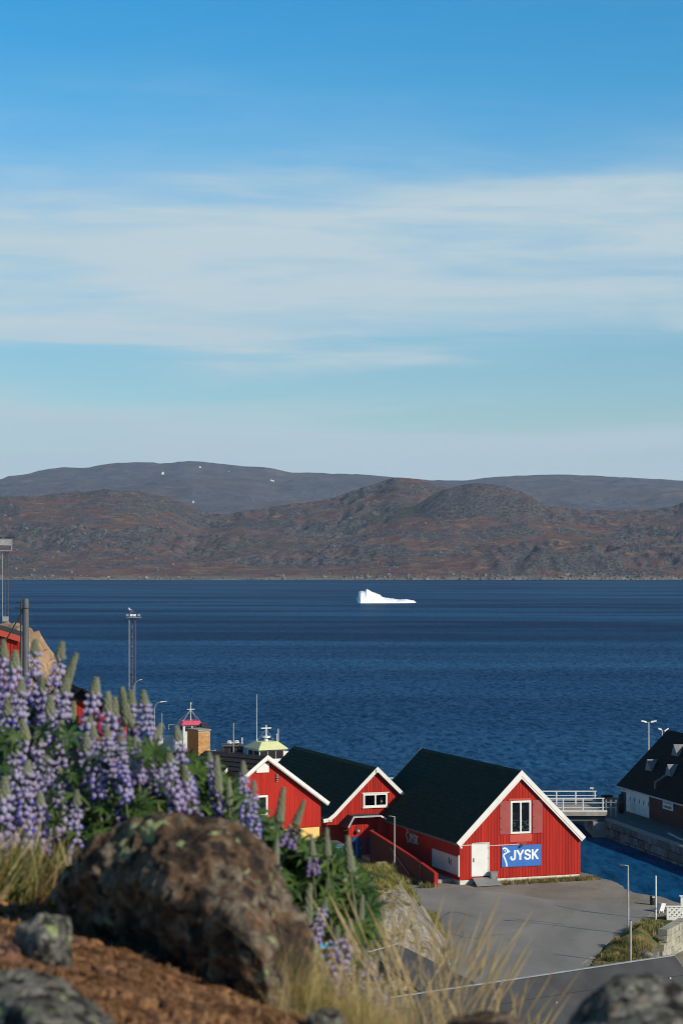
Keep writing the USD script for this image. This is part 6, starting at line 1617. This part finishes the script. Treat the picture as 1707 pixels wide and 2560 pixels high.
# dry grass right of the boulder
n = 1900
x_ = rng.uniform(-.12, .34, n); y_ = rng.uniform(3.0, 4.6, n)
px_ = x_ / y_ * F + 853.5
ok = rng.random(n) < np.interp(px_, [700, 760, 1000, 1120, 1280], [1, 1, .72, .16, .03])
x_, y_ = x_[ok], y_[ok]; n = len(x_)
scatter('dry_grass', [(tuft(24, .12, .0005, .03, 5), M['straw'], False), (tuft(18, .09, .0007, .03, 6), M['green_blade'], False), (tuft(16, .15, .00045, .03, 7, (.3, 1.2)), M['straw'], False), (tuft(10, .11, .0009, .03, 8), M['rust_blade'], False), (tuft(20, .11, .0006, .03, 9), M['lit_blade'], False)], np.stack([x_, y_, gz_at(x_, y_) - .01], -1),
        [quat_z(rng.uniform(0, 6.28), rng.uniform(0, .45), rng.uniform(-1.0, 1.0)) for _ in range(n)], rng.uniform(.6, 1.15, n), rng.choice([0, 0, 1, 2, 2, 3, 4, 4, 4], n), label='dry straw coloured grass right of the boulder', category='grass')
n = 150
px_ = np.concatenate([rng.uniform(850, 1150, 100), rng.uniform(1100, 1300, 26), rng.uniform(1260, 1400, 4), rng.uniform(-20, 200, 16)]); n = len(px_)
y_ = np.where(px_ < 300, rng.uniform(3.8, 4.3, n), rng.uniform(3.1, 4.1, n)); x_ = (px_ - 853.5) / F * y_
top_py = np.interp(px_, [-20, 200, 850, 950, 1050, 1150, 1250, 1420], [1980, 2080, 2330, 2210, 2230, 2310, 2390, 2450]) + rng.uniform(0, 190, n)
zt_ = EYE - (top_py - HY) / F * y_; zg = gz_at(x_, y_)
scatter('tall_stalks', [(stalk(1.0 if False else .45, k), M['straw'], False) for k in range(4)], np.stack([x_, y_, zt_ - .45 * 1.0], -1),
        [quat_z(rng.choice([0, 3.14]) + rng.uniform(-.6, .6), rng.uniform(0, .16), rng.uniform(-.8, .8)) for _ in range(n)], np.ones(n), rng.integers(0, 4, n), label='tall thin straw stalks standing before the yard', category='grass stalks')

# tufts of dead moss on the rusty soil
n = 4200
y_ = rng.uniform(2.25, 3.7, n); x_ = rng.uniform(-.68, .0, n) * y_ / 3.6
M['grain'] = principled('rusty_grain', (.20, .095, .04), .95, color2=(.07, .035, .018), scale=9, rnd=.5)
scatter('dead_moss', [(blob(.006, 1, 3 + k, .4, 1.5, (1.3, 1, .6)), M['grain'], False) for k in range(3)] + [(tuft(8, .010, .0009, .006, 20, (.2, 1.0)), M['rust_blade'], False)], np.stack([x_, y_, gz_at(x_, y_) + .004], -1),
        [quat_z(rng.uniform(0, 6.28), rng.uniform(0, .6), rng.uniform(-3, 3)) for _ in range(n)], .5 + 1.3 * rng.random(n) ** 3, rng.choice([0, 1, 2, 3], n), label='rust brown crumbs and dead moss on the soil', category='moss')

# the yellow flower
yf = at(815, 2382, 3.85)
T = thing('yellow_flower', 'single yellow flower in the dry grass right of the boulder', 'flower', yf, 0, rx=-35)
for k in range(11):
    m = leaflet(.021, .0042, .15); m.apply_transform(trimesh.transformations.rotation_matrix(2 * math.pi * k / 11, [0, 0, 1])); part(T, 'petal', m, M['yellow_petal'])
part(T, 'centre', (lambda m: (m.apply_scale((1, 1, .5)), m)[1])(trimesh.creation.icosphere(2, .006)), M['rust_blade'])
part(T, 'stem', tube([(0, 0, 0), (0, .01, -.1), (0, .03, -.22)], .0014, 5), M['stem'])

# grass on the knoll, the bank, and along the shop house
def sward(name, xs_, ys_, zs_, L, kinds, label, cat_='grass', bend=(.1, .8)):
    n = len(xs_)
    pr = {'s': ((tuft(14, L, .012 * L / .3, .10, 61, bend)), M['straw'], False), 'g': ((tuft(14, L, .014 * L / .3, .10, 62, bend)), M['green_blade'], False), 'r': ((tuft(12, L * .8, .013 * L / .3, .10, 63, bend)), M['rust_blade'], False)}
    pr['y'] = (tuft(16, L, .013 * L / .3, .10, 64, bend), M['lit_blade'], False)
    order = sorted(set(kinds))
    scatter(name, [pr[k] for k in order], np.stack([xs_, ys_, zs_], -1), [quat_z(rng.uniform(0, 6.28), rng.uniform(0, .35), rng.uniform(-3, 3)) for _ in range(n)], rng.uniform(.6, 1.3, n), [order.index(k) for k in rng.choice(list(kinds), n)], label=label, category=cat_)
xx = rng.uniform(-5, 5.6, 9000); yy_ = rng.uniform(92, 121, 9000)
zz_ = knoll_height(xx, yy_)
e = .12
nz = 1 / np.sqrt(1 + ((knoll_height(xx + e, yy_) - zz_) / e) ** 2 + ((knoll_height(xx, yy_ + e) - zz_) / e) ** 2)
keep = (nz > .70) & (zz_ > 2.15) & ((yy_ > 104.5) | (xx > 3.2) | ((meshkit.fbm(np.stack([xx, yy_, 0 * xx], -1) / 1.6, 3, 12) > .56) & (nz > .85)))
sward('knoll_grass', xx[keep], yy_[keep], zz_[keep] - .03, .42, 'yyyyg', 'straw and green grass over the back of the rock knoll')
xx = rng.uniform(9, 19.3, 9000); yy_ = rng.uniform(97, 119, 9000)
P_ = shapely.points(np.stack([xx, yy_], -1)); ins = shapely.contains_xy(bankp, xx, yy_); dd = shapely.distance(P_, bankp.exterior)
nf = meshkit.fbm(np.stack([xx, yy_, 0 * xx], -1) / 1.7, 3, 14)
keep = ins & (dd > .15) & (nf > .44) & ((xx > 13.2) | (nf > .56))
xx, yy_, dd = xx[keep], yy_[keep], dd[keep]
zb = GZ + .03 + np.minimum(bank_height(xx, yy_) - 1.9, dd * .6)
sward('bank_grass', xx, yy_, zb - .02, .30, 'gggsr', 'green and russet grass on the bank right of the yard')
uu = np.concatenate([rng.uniform(2.5, 9.2, 420), rng.uniform(4.6, 8.6, 200)]); vv = np.concatenate([-.05 - 1.15 * rng.random(420) ** 1.5, -.1 - .9 * rng.random(200)])
q = np.array([inA(a, b) for a, b in zip(uu, vv)])
sward('wall_grass', q[:, 0], q[:, 1], q[:, 2] - .02, .24, 'ggsr', 'strip of grass along the front of the shop house')
q = np.concatenate([np.array([inA(-2.1 + rng.uniform(-.7, .5), -.35 + rng.uniform(-.35, .2)) for _ in range(26)]), np.array([[2.6 + 1.9 * t + rng.uniform(-.3, .3), 134.6 - 2.6 * t + rng.uniform(-.3, .3), GZ] for t in rng.random(150)])])
sward('path_weeds', q[:, 0], q[:, 1], q[:, 2], .34, 'gggs', 'dark green weeds at the foot of the ramp parapet')
